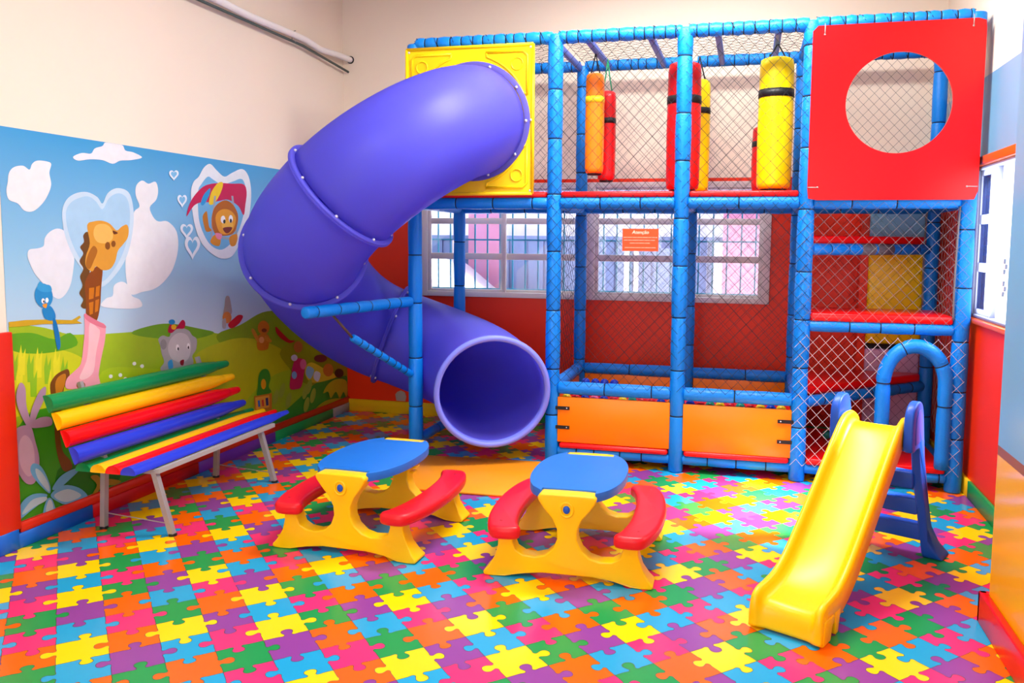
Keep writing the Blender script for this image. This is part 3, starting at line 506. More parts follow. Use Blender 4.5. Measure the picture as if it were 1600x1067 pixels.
('painted_mouse','7AB4DC',1,[(6.084,0.473),(6.080,0.459),(6.068,0.450),(6.052,0.446),(6.035,0.449),(6.019,0.458),(6.009,0.471),(6.005,0.485),(6.009,0.498),(6.021,0.508),(6.037,0.511),(6.054,0.509),(6.070,0.500),(6.081,0.487)]),
('painted_mouse','B46A2C',1,[(6.183,0.696),(6.175,0.676),(6.155,0.662),(6.126,0.656),(6.095,0.660),(6.067,0.673),(6.049,0.692),(6.042,0.713),(6.050,0.733),(6.070,0.748),(6.098,0.754),(6.129,0.750),(6.157,0.737),(6.176,0.718)]),
('painted_mouse','D8D4E0',1,[(6.099,0.615),(6.094,0.605),(6.079,0.597),(6.059,0.595),(6.037,0.598),(6.018,0.606),(6.005,0.617),(6.000,0.629),(6.005,0.640),(6.019,0.647),(6.039,0.649),(6.061,0.647),(6.081,0.639),(6.094,0.628)]),
('painted_kite','B4141E',1,[(5.784,0.908),(5.874,0.848),(5.986,0.778),(6.064,0.764),(5.985,0.752),(5.872,0.796),(5.791,0.857)]),
('painted_leaves','D8C428',1,[(6.218,0.512),(6.325,0.546),(6.543,0.458),(6.751,0.368),(6.679,0.345),(6.362,0.362),(6.236,0.427)]),
('painted_leaves','8CC4DC',1,[(6.260,0.522),(6.366,0.473),(6.299,0.406),(6.227,0.461)]),
('painted_leaves','D8E0E4',1,[(6.387,0.459),(6.474,0.423),(6.428,0.362),(6.353,0.408)]),
('painted_leaves','C87A2A',1,[(6.704,0.422),(6.694,0.398),(6.668,0.382),(6.630,0.377),(6.589,0.383),(6.553,0.400),(6.528,0.424),(6.520,0.450),(6.530,0.473),(6.555,0.489),(6.592,0.495),(6.633,0.489),(6.670,0.473),(6.696,0.449)]),
('painted_leaves','6A2A2A',1,[(6.591,0.543),(6.579,0.529),(6.547,0.522),(6.502,0.522),(6.453,0.529),(6.409,0.541),(6.379,0.557),(6.369,0.573),(6.380,0.586),(6.410,0.594),(6.455,0.594),(6.504,0.588),(6.549,0.575),(6.580,0.559)]),
('painted_leaves','2A2A20',1,[(6.898,0.363),(6.889,0.346),(6.864,0.336),(6.829,0.333),(6.792,0.339),(6.758,0.353),(6.735,0.370),(6.727,0.389),(6.736,0.406),(6.760,0.417),(6.794,0.420),(6.832,0.414),(6.866,0.401),(6.890,0.383)]),
('painted_leaves','B8B41C',1,[(6.514,0.245),(6.607,0.310),(6.774,0.329),(6.958,0.275),(6.954,0.118),(6.893,0.190),(6.817,0.143),(6.747,0.216),(6.650,0.174),(6.605,0.241)]),
('painted_leaves','B4AC1E',1,[(6.377,0.123),(6.557,0.168),(6.817,0.143),(6.954,0.094),(6.953,0.058),(6.636,0.072)]),
('painted_leaves','9AB43C',1,[(5.799,0.337),(5.785,0.314),(5.766,0.298),(5.747,0.291),(5.731,0.296),(5.722,0.311),(5.721,0.334),(5.728,0.359),(5.742,0.382),(5.761,0.398),(5.780,0.405),(5.796,0.400),(5.805,0.385),(5.806,0.363)]),
('painted_leaves','9AB43C',1,[(5.894,0.372),(5.879,0.349),(5.860,0.332),(5.841,0.325),(5.825,0.330),(5.815,0.346),(5.814,0.368),(5.821,0.394),(5.836,0.417),(5.855,0.434),(5.874,0.441),(5.891,0.436),(5.900,0.421),(5.902,0.398)]),
('painted_leaves','9AB43C',1,[(5.987,0.276),(5.972,0.252),(5.953,0.236),(5.933,0.229),(5.916,0.234),(5.906,0.250),(5.905,0.273),(5.912,0.299),(5.927,0.323),(5.947,0.339),(5.967,0.346),(5.984,0.341),(5.994,0.325),(5.995,0.302)]),
('painted_leaves','9AB43C',1,[(6.252,0.298),(6.236,0.274),(6.215,0.256),(6.193,0.250),(6.176,0.255),(6.165,0.271),(6.163,0.295),(6.171,0.322),(6.187,0.346),(6.208,0.364),(6.230,0.371),(6.248,0.366),(6.259,0.350),(6.260,0.325)]),
('painted_leaves','9AB43C',1,[(6.317,0.331),(6.301,0.306),(6.279,0.289),(6.257,0.282),(6.239,0.287),(6.228,0.304),(6.227,0.328),(6.235,0.355),(6.251,0.380),(6.272,0.397),(6.294,0.404),(6.313,0.399),(6.324,0.383),(6.325,0.359)]),
('painted_leaves','9AB43C',1,[(6.379,0.242),(6.362,0.217),(6.341,0.199),(6.318,0.193),(6.300,0.198),(6.289,0.215),(6.287,0.239),(6.296,0.267),(6.312,0.291),(6.334,0.309),(6.356,0.316),(6.375,0.311),(6.386,0.294),(6.388,0.270)]),
('painted_leaves','9AB43C',1,[(6.270,0.184),(6.253,0.160),(6.232,0.143),(6.211,0.136),(6.193,0.142),(6.182,0.158),(6.180,0.182),(6.188,0.209),(6.205,0.234),(6.226,0.251),(6.247,0.258),(6.266,0.252),(6.277,0.236),(6.278,0.212)]),
('purple_plant','B08CA4',1,[(3.446,0.610),(3.397,0.714),(3.386,0.789),(3.412,0.851),(3.442,0.820),(3.444,0.722),(3.467,0.633)]),
('purple_plant','B08CA4',1,[(3.454,0.615),(3.474,0.699),(3.527,0.784),(3.569,0.804),(3.562,0.751),(3.513,0.674),(3.478,0.617)]),
('purple_plant','B08CA4',1,[(3.462,0.627),(3.528,0.647),(3.593,0.633),(3.595,0.591),(3.517,0.594),(3.469,0.605)]),
('purple_plant','B08CA4',1,[(3.439,0.625),(3.376,0.619),(3.347,0.559),(3.359,0.439),(3.407,0.335),(3.461,0.306),(3.495,0.345),(3.508,0.434),(3.489,0.525),(3.469,0.605)]),
('purple_plant','C8A4B4',1,[(3.420,0.575),(3.387,0.533),(3.389,0.431),(3.432,0.355),(3.472,0.375),(3.478,0.476),(3.458,0.546)]),
('blue_flower','6AAED2',1,[(3.555,0.230),(3.478,0.322),(3.449,0.381),(3.467,0.414),(3.514,0.388),(3.551,0.319),(3.572,0.246)]),
('blue_flower','6AAED2',1,[(3.581,0.243),(3.635,0.295),(3.715,0.313),(3.777,0.303),(3.721,0.271),(3.631,0.235)]),
('blue_flower','6AAED2',1,[(3.571,0.218),(3.658,0.242),(3.763,0.197),(3.824,0.130),(3.786,0.116),(3.695,0.115),(3.602,0.173)]),
('blue_flower','6AAED2',1,[(3.546,0.225),(3.458,0.252),(3.385,0.226),(3.362,0.146),(3.429,0.165),(3.520,0.198)]),
('blue_flower','6AAED2',1,[(3.545,0.198),(3.578,0.187),(3.599,0.110),(3.581,0.094),(3.531,0.097),(3.516,0.136)]),
('blue_flower','B4CCD2',1,[(3.559,0.235),(3.494,0.324),(3.481,0.383),(3.520,0.352),(3.557,0.282)]),
('blue_flower','B4CCD2',1,[(3.596,0.210),(3.683,0.213),(3.761,0.168),(3.769,0.143),(3.679,0.142),(3.611,0.177)]),
('blue_flower','B4CCD2',1,[(3.537,0.214),(3.456,0.225),(3.399,0.188),(3.390,0.164),(3.462,0.182),(3.536,0.193)]),
('blue_flower','B4CCD2',1,[(3.552,0.188),(3.573,0.182),(3.583,0.129),(3.556,0.109),(3.533,0.138)]),
('yellow_flower','A8861A',1,[(3.848,0.235),(3.896,0.233),(3.943,0.190),(4.002,0.181),(4.082,0.142),(4.020,0.137),(3.941,0.160),(3.891,0.129),(3.857,0.131),(3.893,0.177)]),
('grass_tufts','E8ECE4',1,[(4.249,0.831),(4.244,0.824),(4.233,0.822),(4.221,0.827),(4.217,0.836),(4.222,0.843),(4.234,0.845),(4.245,0.840)]),
('grass_tufts','E8ECE4',1,[(4.315,0.806),(4.309,0.798),(4.297,0.796),(4.286,0.802),(4.281,0.811),(4.287,0.818),(4.299,0.820),(4.310,0.815)]),
('grass_tufts','E8ECE4',1,[(4.130,0.779),(4.125,0.771),(4.113,0.770),(4.103,0.775),(4.099,0.784),(4.104,0.791),(4.115,0.793),(4.125,0.788)]),
('grass_tufts','E8ECE4',1,[(4.170,0.749),(4.165,0.741),(4.154,0.740),(4.143,0.745),(4.139,0.754),(4.144,0.761),(4.155,0.763),(4.166,0.758)]),
('grass_tufts','E8ECE4',1,[(4.053,0.783),(4.048,0.776),(4.037,0.774),(4.027,0.779),(4.023,0.788),(4.028,0.795),(4.038,0.797),(4.049,0.792)])]

def build_mural():
    x = XL+.004
    m = bpy.data.materials.new('mural_sky_paint'); m.use_nodes = True; nt = m.node_tree; pb = nt.nodes['Principled BSDF']; pb.inputs['Roughness'].default_value = .3
    tc = nt.nodes.new('ShaderNodeTexCoord'); sp = nt.nodes.new('ShaderNodeSeparateXYZ'); cr_ = nt.nodes.new('ShaderNodeValToRGB')
    mr = nt.nodes.new('ShaderNodeMapRange'); mr.inputs['From Min'].default_value = .9; mr.inputs['From Max'].default_value = 2.15
    nt.links.new(tc.outputs['Object'], sp.inputs[0]); nt.links.new(sp.outputs[2], mr.inputs['Value']); nt.links.new(mr.outputs[0], cr_.inputs[0])
    e = cr_.color_ramp.elements; e[0].position = 0; e[0].color = lin('C4DCE8'); e[1].position = 1; e[1].color = lin('3E9CD2')
    k = e.new(.45); k.color = lin('92C6E2')
    nt.links.new(cr_.outputs[0], pb.inputs['Base Color'])
    b = MB(); b.box((XL+.0005, 3.36, .1), (x, YB-.001, 2.145))
    root = b.obj('mural', m); tag(root, 'painted mural of animals and heart clouds covering the left wall behind the crayon bench', 'mural')
    figs = {}; order = []
    for f, c, s, pts in MURAL:
        if f not in figs: figs[f] = []; order.append(f)
        figs[f].append((c, s, pts))
    layer = 0
    SPL = ('grass_tufts', 'small_heart_cloud')
    keys = []
    for f in order:
        if f in SPL:
            st = 2 if f == 'small_heart_cloud' else 1
            for k in range(0, len(figs[f]), st): figs[(f, k)] = figs[f][k:k+st]; keys.append((f, k))
        else: keys.append(f)
    for f in keys:
        b = MB(); mats = []; idx = {}
        for c, s, pts in figs[f]:
            layer += 1; xx = x+.0004+layer*.00005
            q = [(p[0], p[1]) for p in catmull([Vector((a, d, 0)) for a, d in pts], 4)] if s else pts
            q = [(min(max(a, 3.367), YB-.001), min(max(d, .131), 2.144)) for a, d in q]
            if c not in idx: idx[c] = len(mats); mats.append(mat('paint_'+c, c, .32, var=.08, scale=14))
            b.m = idx[c]; b.add([(xx, a, d) for a, d in q], [tuple(range(len(q)))])
        o = b.obj({'grass_tufts': 'grass_tuft'}.get(f[0], f[0]) if isinstance(f, tuple) else f, mats, root)
        bm = bmesh.new(); bm.from_mesh(o.data)
        for fc in bm.faces:
            if fc.normal.x < 0: fc.normal_flip()
        bmesh.ops.triangulate(bm, faces=bm.faces); bm.to_mesh(o.data); bm.free()
build_mural()

# pipes high on the left wall
b = MB(); b.tube(catmull([(XL+.07, 4.2, 3.215), (XL+.07, 5.04, 3.208), (XL+.07, 5.46, 3.20), (XL+.07, 6.1, 3.212), (XL+.07, 6.28, 3.205), (XL+.07, 6.45, 3.19), (XL+.075, 6.7, 3.205), (XL+.075, YB-.002, 3.215)], 5, False), .026, 12)
o = b.obj('insulated_pipe', mat('white_pipe_lagging', 'F0EEEA', .6, bump=.4, bscale=30), smooth=True); tag(o, 'thick white lagged pipe running high along the left wall', 'pipe')
b = MB(); b.lathe((XL+.075, YB-.008, 3.215), (0, 1, 0), [(0, .034), (.007, .034)], 14); b.obj('wall_collar', M_BLACK, o)
b = MB(); b.tube([(XL+.07, 6.06, 3.25), (XL+.035, 6.06, 3.245), (XL+.035, 6.06, 3.17), (XL+.07, 6.06, 3.165)], .004, 6); b.obj('pipe_hanger', M_STEEL, o)
b = MB(); b.tube([(XL+.05, 4.2, 3.165), (XL+.05, 5.5, 3.165), (XL+.05, 6.2, 3.165), (XL+.05, YB-.002, 3.11)], .0105, 10)
o = b.obj('conduit_pipe', mat('dark_green_conduit', '4C5A56', .5), smooth=True); tag(o, 'thin dark conduit pipe just below the white lagged pipe', 'pipe')

# ------------------------------------------------------------------ play structure
YF, YK = 5.7263, 6.6972
PXS = dict(A=-2.399, B=-1.3416, C=-.4508, D=.3608, E=1.3308)
ZMID, ZTOP, ZPIT, ZBOT = 1.868, 3.008, .5515, .0887
PS = thing('play_structure', (-.53, 6.2, 0), 'large blue padded climbing frame with nets, red decks and ball pit along the back wall', 'playground')
rnd = random.Random(11)
def foam(name, p0, p1, r=.05, seg=(.30, .42), n=16, pin=.80, parent=PS, m=None, lash=None, taper=.006):
    p0, p1 = Vector(p0), Vector(p1); L = (p1-p0).length; d = (p1-p0)/L
    prof = []; h = 0
    segs = []
    while h < L-1e-6:
        s = min(rnd.uniform(*seg), L-h)
        if L-h-s < seg[0]*.35: s = L-h
        segs.append((h, s)); h += s
    for h, s in segs:
        rr = r*rnd.uniform(.965, 1.03); e = min(.012, s*.18)
        prof += [(h, r*pin), (h+e*.35, rr*.95), (h+e, rr), (h+s*.5, rr*1.015+taper*.3), (h+s-e, rr), (h+s-e*.35, rr*.95)]
    prof.append((L, r*pin))
    b = MB(); b.lathe(p0, d, prof, n); b.m = 1
    for h, s in segs[1:]: b.lathe(p0+d*(h-.0035), d, [(0, r*.84), (.0002, r*.955), (.0068, r*.955), (.007, r*.84)], n)
    o = b.obj(name, [m or M_FOAM, M_CORD], parent, smooth=True)
    if lash:
        b = MB(); a = Vector((0, 0, 1)) if abs(d.z) < .9 else Vector((1, 0, 0)); e1 = (a-d*a.dot(d)).normalized(); e2 = d.cross(e1)
        P = []; k = int(L/lash*8); 
        for i in range(k+1):
            an = 2*PI*i/8; P.append(p0+d*(L*i/k)+(e1*math.cos(an)+e2*math.sin(an))*r*1.05)
        b.tube(P, .0026, 4); b.obj('lashing_cord', M_CORD, o)
    return o
for k, x in PXS.items():
    foam('post', (x, YF, 0), (x, YF, ZTOP+.02 if k not in 'A' else ZTOP), .0515)
    foam('post', (x, YK, 0), (x, YK, ZTOP), .0485)
ks = 'ABCDE'
def rails(z, yy, pairs, **k):
    for a, c in pairs: foam('rail', (PXS[a]+.045, yy, z), (PXS[c]-.045, yy, z), **k)
ALL = [('A', 'B'), ('B', 'C'), ('C', 'D'), ('D', 'E')]
for a, c in ALL:
    foam('top_rail', (PXS[a]+.02, YF, ZTOP), (PXS[c]-.02, YF, ZTOP), .043, (.055, .105), lash=.13, taper=.012)
    foam('top_rail', (PXS[a]+.02, YK, ZTOP), (PXS[c]-.02, YK, ZTOP), .043, (.055, .12), lash=.11)
rails(ZMID, YF, ALL, r=.041, seg=(.22, .34)); rails(ZMID, YK, ALL, r=.041, seg=(.22, .34))
rails(ZPIT, YF, [('B', 'C'), ('C', 'D')], r=.045, seg=(.30, .36)); rails(ZPIT, YK, [('B', 'C'), ('C', 'D')], r=.045, seg=(.36, .42))
rails(ZBOT, YF, [('B', 'C'), ('C', 'D'), ('D', 'E')], r=.036, seg=(.12, .2)); rails(ZBOT, YK, ALL[1:], r=.036)
for k in 'ABCDE':
    x = PXS[k]
    if k in 'ADE': foam('top_rail', (x, YF+.04, ZTOP), (x, YK-.04, ZTOP), .036)
    foam('rail', (x, YF+.045, ZMID), (x, YK-.045, ZMID), .041)
    if k != 'C': foam('rail', (x, YF+.045, ZBOT), (x, YK-.045, ZBOT), .036)
for k in 'BD': foam('rail', (PXS[k], YF+.045, ZPIT), (PXS[k], YK-.045, ZPIT), .045)
for x in (-1.36, -1.12, -.688, -.24, .15):
    b = MB(); b.obox((x, (YF+YK)/2, 2.99), (.021, 0, 0), (0, (YK-YF)/2-.03, 0), (0, 0, .026)); b.obj('monkey_bar', M_BAR, PS, bevel=(.015, 3))
# pads of the decks
def pad(x0, x1, y0, y1, z0, z1, name='deck_pad'):
    b = MB(); b.box((x0, y0, z0), (x1, y1, z1)); return b.obj(name, M_PAD, PS, bevel=(.018, 3))
for a, c in ALL: pad(PXS[a]+.05, PXS[c]-.05, YF-.03, YK, 1.905, 1.948)
pad(PXS['B']+.06, PXS['C']-.055, YF-.045, YK-.05, .118, .158); pad(PXS['C']+.055, PXS['D']-.055, YF-.045, YK-.05, .118, .158)
pad(PXS['D']+.055, PXS['E']-.055, YF-.04, YK-.02, .118, .165)
# stepped decks of the tower
foam('rail', (PXS['D']+.045, YF, 1.055), (PXS['E']-.045, YF, 1.055), .037, (.14, .26))
pad(PXS['D']+.05, PXS['E']-.05, YF-.03, YF+.50, 1.088, 1.145)
for z in (.535, 1.562):
    foam('rail', (PXS['D']+.04, YF+.04, z), (PXS['E']-.04, YK-.04, z), .038, (.14, .22))
    b = MB(); b.prism([(PXS['D']+.03, YF+.06, z+.035), (PXS['E']-.05, YK-.05, z+.035), (PXS['E']-.05, YK+.02, z+.035), (PXS['D']+.03, YK+.02, z+.035)], (0, 0, .058)); b.obj('deck_pad', M_PAD, PS, bevel=(.015, 3))
# worn cover showing grey core on the upper step rail
d_ = (Vector((PXS['E'], YK, 0))-Vector((PXS['D'], YF, 0))).normalized()
b = MB()
P0 = Vector((PXS['D']+.04, YF+.04, 1.562)); LL = (Vector((PXS['E']-.04, YK-.04, 1.562))-P0)
b.tube([P0+LL*t for t in (.34, .36, .50, .51, .52, .66)], [.0395, .0405, .0405, .037, .0405, .0395], 16); b.obj('worn_core', mat('grey_foam_core', '6C7076', .8, bump=.3), PS, smooth=True)
# arch of the entrance
AX = 1.067
path = [(AX-.187, YF-.025, .155), (AX-.187, YF-.025, .50)]+[(AX-.187*math.cos(PI*i/14), YF-.025, .70+.245*math.sin(PI*i/14)) for i in range(15)]+[(AX+.187, YF-.025, .50), (AX+.187, YF-.025, .155)]
path = catmull(path, 4, False); Ls = [0]
for p, q in zip(path[:-1], path[1:]): Ls.append(Ls[-1]+(q-p).length)
rad = []; sl_ = .272
for L_ in Ls:
    u = (L_/sl_) % 1; dd = min(u, 1-u)*sl_; rad.append(.047*(.84+.16*min(1, dd/.012)))
b = MB(); b.tube(path, rad, 16); b.m = 1
for i in range(1, int(Ls[-1]/sl_)+1):
    k = min(range(len(Ls)), key=lambda q: abs(Ls[q]-i*sl_)); t = (path[k+1]-path[k-1]).normalized(); b.lathe(path[k]-t*.0035, t, [(0, .038), (.0002, .0445), (.0068, .0445), (.007, .038)], 16)
b.obj('entrance_arch', [M_FOAM, M_CORD], PS, smooth=True)
# ball pit boards
def board(x0, x1, y, z0, z1, side):
    b = MB(); b.box((x0, y-.012, z0), (x1, y+.012, z1)); o = b.obj('pit_board', M_ORB, PS, bevel=(.006, 2))
    for z in (z0+.11, z1-.08):
        b = MB(); xa = x0-.03 if side < 0 else x1-.09
        b.box((xa, y-.019, z-.012), (xa+.12, y-.0125, z+.012)); b.obj('strap', M_BLACK, o)
        b = MB(); b.sphere((xa+(.10 if side < 0 else .02), y-.019, z), .005, n=8, k=5); b.obj('strap_screw', M_BOLT, o, smooth=True)
board(PXS['B']+.045, PXS['C']-.045, YF-.02, .16, .49, -1); board(PXS['C']+.045, PXS['D']-.045, YF-.02, .155, .485, 1)
for a, c in (('B', 'C'), ('C', 'D')):
    b = MB(); b.box((PXS[a]+.05, YK-.012, .16), (PXS[c]-.05, YK+.012, .515)); b.obj('pit_board', M_ORB, PS, bevel=(.006, 2))
for k in 'BD':
    b = MB(); b.box((PXS[k]-.012, YF+.05, .16), (PXS[k]+.012, YK-.05, .50)); b.obj('pit_board', M_ORB, PS, bevel=(.006, 2))
b = MB(); b.box((PXS['B']+.03, YF+.03, .16), (PXS['D']-.03, YK-.03, .425)); b.obj('pit_cushion', M_PAD, PS, bevel=(.02, 2))
# nets
def net(o0, eu, ev, W, Hh, m, du=.082, dv=.088, r=.0013, sub=5, holes=None, wob=.004, name='net'):
    """diamond mesh on the rectangle o0 + u*eu + v*ev"""
    o0, eu, ev = Vector(o0), Vector(eu), Vector(ev); nn = eu.cross(ev); b = MB(); rg = random.Random(int(abs(W*1000)+abs(Hh*100)))
    k0 = int(Hh/dv)+2
    for sgn in (1, -1):
        for i in range(-k0, int(W/du)+k0+2):
            # line: u = i*du + sgn*(v/dv)*du
            pts = []; nst = max(2, int(Hh/(dv/2)))
            run = []
            for s in range(nst+1):
                v = Hh*s/nst; u = i*du+sgn*v/dv*du
                ok = -1e-6 <= u <= W+1e-6 and not (holes and holes(u, v))
                if ok: run.append(o0+eu*u+ev*v+nn*(rg.uniform(-wob, wob)))
                if (not ok or s == nst) and run:
                    if len(run) > 1: b.tube(run, r, 4, cap=False)
                    run = []
    return b.obj(name, m, PS)
X = lambda k: PXS[k]
yn = YF-.056
zl0, zl1, zu0, zu1 = ZPIT+.02, ZMID, 1.93, ZTOP
for a, c in (('B', 'C'), ('C', 'D')):
    ex = .05 if a == 'B' else 0
    net((X(a)-ex, yn, zl0), (1, 0, 0), (0, 0, 1), X(c)-X(a)+ex+(.045 if c == 'D' else 0), zl1-zl0, M_NETD)
    net((X(a)-ex, yn, zu0-.06), (1, 0, 0), (0, 0, 1), X(c)-X(a)+ex, zu1-zu0+.06, M_NETD)
net((X('B')-.14, yn+.03, zu0), (1, 0, 0), (0, 0, 1), .10, zu1-zu0, M_NETD)
archhole = lambda u, v: ((u-(AX-X('D')+.05)) / .20)**2+(max(0, v-.585)/.27)**2 < 1 and v < .9
net((X('D')-.05, yn, .115), (1, 0, 0), (0, 0, 1), X('E')-X('D')+.09, 1.0-.115, M_NETL, du=.08, dv=.088, r=.0013, holes=archhole)
net((X('D')-.05, yn, 1.06), (1, 0, 0), (0, 0, 1), X('E')-X('D')+.09, ZMID-1.06, M_NETW, du=.08, dv=.085, r=.001)
for a, c in ALL:
    net((X(a), YK+.055, zu0), (1, 0, 0), (0, 0, 1), X(c)-X(a), zu1-zu0, M_NETD, du=.075, dv=.08, r=.001)
    if a != 'A': net((X(a), YK+.055, ZPIT if a != 'D' else .15), (1, 0, 0), (0, 0, 1), X(c)-X(a), ZMID-(ZPIT if a != 'D' else .15), M_NETD, r=.0009)
    net((X(a), YF, ZTOP+.03), (1, 0, 0), (0, 1, 0), X(c)-X(a), YK-YF, M_NETD)
net((X('B')-.052, YF, ZPIT), (0, 1, 0), (0, 0, 1), YK-YF, ZMID-ZPIT, M_NETD)
net((X('E')+.05, YF, .2), (0, 1, 0), (0, 0, 1), YK-YF, ZTOP-.2, M_NETL, du=.08, dv=.088, r=.0013)
net((X('A')-.05, YF, 1.9), (0, 1, 0), (0, 0, 1), YK-YF, ZTOP-1.9, M_NETD)
# white border cord of the open side of the net
b = MB(); b.tube(catmull([(X('E')-.055, YF-.03, 1.12), (X('E')-.06, YF-.04, 1.4), (X('E')-.05, YF-.035, 1.84)], 6, False), .006, 6); b.obj('net_border_cord', M_NETW, PS, smooth=True)
b = MB(); b.tube(catmull([(X('E')-.06, YK-.07, 1.15), (X('E')-.07, YK-.075, 1.5), (X('E')-.06, YK-.07, 1.84)], 6, False), .006, 6); b.obj('net_border_cord', M_NETW, PS, smooth=True)

# panels with a round hole
def holed(name, x0, x1, z0, z1, y0, y1, hx, hz, hr, m, rc=.03, parent=PS, bev=(.005, 2)):
    N = 96; b = MB(); ring = []; outr = []
    for i in range(N):
        a = 2*PI*i/N; c, s = math.cos(a), math.sin(a); ring.append((hx+hr*c, hz+hr*s))
        # ray to rounded rectangle
        tx = ((x1-hx)/c if c > 0 else (x0-hx)/c) if abs(c) > 1e-9 else 1e9; tz = ((z1-hz)/s if s > 0 else (z0-hz)/s) if abs(s) > 1e-9 else 1e9
        t = min(tx, tz); x, z = hx+t*c, hz+t*s
        # round corner
        cx = x0+rc if x < x0+rc else (x1-rc if x > x1-rc else None); cz = z0+rc if z < z0+rc else (z1-rc if z > z1-rc else None)
        if cx is not None and cz is not None:
            dx, dz = x-cx, z-cz; l = math.hypot(dx, dz); x, z = cx+dx/l*rc, cz+dz/l*rc
        outr.append((x, z))
    V = [(x, y0, z) for x, z in outr]+[(x, y0, z) for x, z in ring]+[(x, y1, z) for x, z in outr]+[(x, y1, z) for x, z in ring]; Fc = []
    for i in range(N):
        j = (i+1) % N
        Fc += [(i, j, N+j, N+i), (2*N+j, 2*N+i, 3*N+i, 3*N+j), (i, 2*N+i, 2*N+j, j), (N+j, 3*N+j, 3*N+i, N+i)]
    b.add(V, Fc); return b.obj(name, m, parent)
rp = holed('porthole_panel', .358, 1.366, 1.879, 2.977, YF-.085, YF-.064, .884, 2.483, .313, M_RED)
for x, z, dx, dz in ((.43, 2.92, 0, .07), (1.29, 2.93, 0, .07), (.42, 1.96, -.06, 0), (1.30, 1.96, .06, 0)):
    b = MB(); b.tube([(x, YF-.089, z), (x+dx*.5, YF-.094, z+dz*.5), (x+dx, YF-.086, z+dz)], .003, 6); b.sphere((x, YF-.089, z), .006, n=8, k=6); b.obj('cable_tie', M_STEEL, rp, smooth=True)
EX, EZ, EY = -1.925, 2.44, YF-.05
yp = holed('slide_entry_panel', -2.437, -1.482, 1.925, 2.967, EY-.012, EY+.012, EX, EZ, .36, M_YELP, rc=.03)
b = MB()
for (x0, z0), (x1, z1) in (((-2.43, 1.932), (-1.489, 1.932)), ((-1.489, 1.932), (-1.489, 2.96)), ((-1.489, 2.96), (-2.43, 2.96)), ((-2.43, 2.96), (-2.43, 1.932))):
    b.tube([(x0, EY-.012, z0), (x1, EY-.012, z1)], .012, 8)
b.obj('raised_edge', M_YELP, yp, smooth=True)
for sx in (-1, 1):
    for sz in (-1, 1):
        cx, cz = -1.9595, 2.446; b = MB()
        q = lambda u, v: (cx+sx*u, EY-.012, cz+sz*v)
        b.tube([q(.13, .47), q(.40, .47), q(.43, .44), q(.43, .17)], .010, 8)
        arc = [q(.43+0*i, .17) for i in range(1)]+[q(.44*math.cos(t), .46*math.sin(t)+.0) for t in [math.radians(24+i*6) for i in range(9)]]+[q(.13, .47)]
        b.tube(arc, .008, 8); b.obj('moulded_rib', M_YELP, yp, smooth=True)
        b = MB(); c0 = q(.355, .385); b.tube([(c0[0]+.042*math.cos(t), c0[1], c0[2]+.042*math.sin(t)) for t in [2*PI*i/20 for i in range(21)]], .006, 6, cap=False); b.obj('moulded_ring', M_YELP, yp, smooth=True)
        b = MB(); b.sphere(q(.455, .495), .010, .006, .010, 10, 6); b.obj('bolt', M_BOLT, yp, smooth=True)
for z in (2.44,):
    b = MB(); b.sphere((-1.4995, EY-.02, z), .009, .006, .009, 10, 6); b.obj('bolt', M_BOLT, yp, smooth=True)
# bracket carrying the slide
foam('slide_support', (X('A')-.02, YF-.05, 1.145), (-2.70, 4.66, 1.135), .038, (.12, .24))
foam('slide_brace', (X('A')-.015, YF-.05, .60), (-2.62, 5.14, .93), .026, (.06, .085))
b = MB(); b.tube([(-2.62, 5.14, .93), (-2.68, 4.96, 1.11)], .009, 8); b.obj('brace_rod', mat('rusty_rod', '5A4A42', .6), PS, smooth=True)

# ------------------------------------------------------------------ tube slide
TS = thing('tube_slide', (-2.2, 5.4, 0), 'blue violet spiral tube slide leaving the yellow panel and ending above the orange mat', 'slide')
def hermite(p0, t0, p1, t1, n=14):
    out = []
    for i in range(n+1):
        t = i/n; a = 2*t**3-3*t*t+1; bb = t**3-2*t*t+t; c = -2*t**3+3*t*t; d = t**3-t*t
        out.append(p0*a+t0*bb+p1*c+t1*d)
    return out
def hd(x, y, slope): v = Vector((x, y, 0)).normalized()*math.cos(math.radians(slope)); v.z = -math.sin(math.radians(slope)); return v
KP = [Vector((EX, EY-.015, EZ)), Vector((-2.50, 4.80, 1.873)), Vector((-2.86, 4.95, 1.525)), Vector((-2.812, 6.2, .828)), Vector((-1.697, 5.42, .548))]
KD = [hd(-.05, -1, 6), hd(-1, .03, 41), hd(-.5, .86, 22), hd(.95, .28, 20), hd(.42, -.9, 8)]
KL = [(1.25, 1.05), (.62, .62), (1.2, 1.35), (2.1, 1.4)]
TRO, TRI = .384, .370
def shell(path, ro, ri, n=48):
    b1 = MB(); b1.tube(path, ro, n, cap=False); b2 = MB(); b2.tube(path, ri, n, cap=False)
    b = MB(); b.add(b1.v, b1.f); b.add(b2.v, [tuple(reversed(f)) for f in b2.f]); k = len(path)*n
    for j in range(n):
        b.add([], []) ; b.f.append((j, k+j, k+(j+1) % n, (j+1) % n)); b.mi.append(0)
        a = (len(path)-1)*n; b.f.append((a+(j+1) % n, k+a+(j+1) % n, k+a+j, a+j)); b.mi.append(0)
    return b
for i in range(4):
    pa = hermite(KP[i], KD[i]*KL[i][0], KP[i+1], KD[i+1]*KL[i][1], 20)
    shell(pa, TRO, TRI).obj('tube_section', M_TUBE, TS, smooth=True)
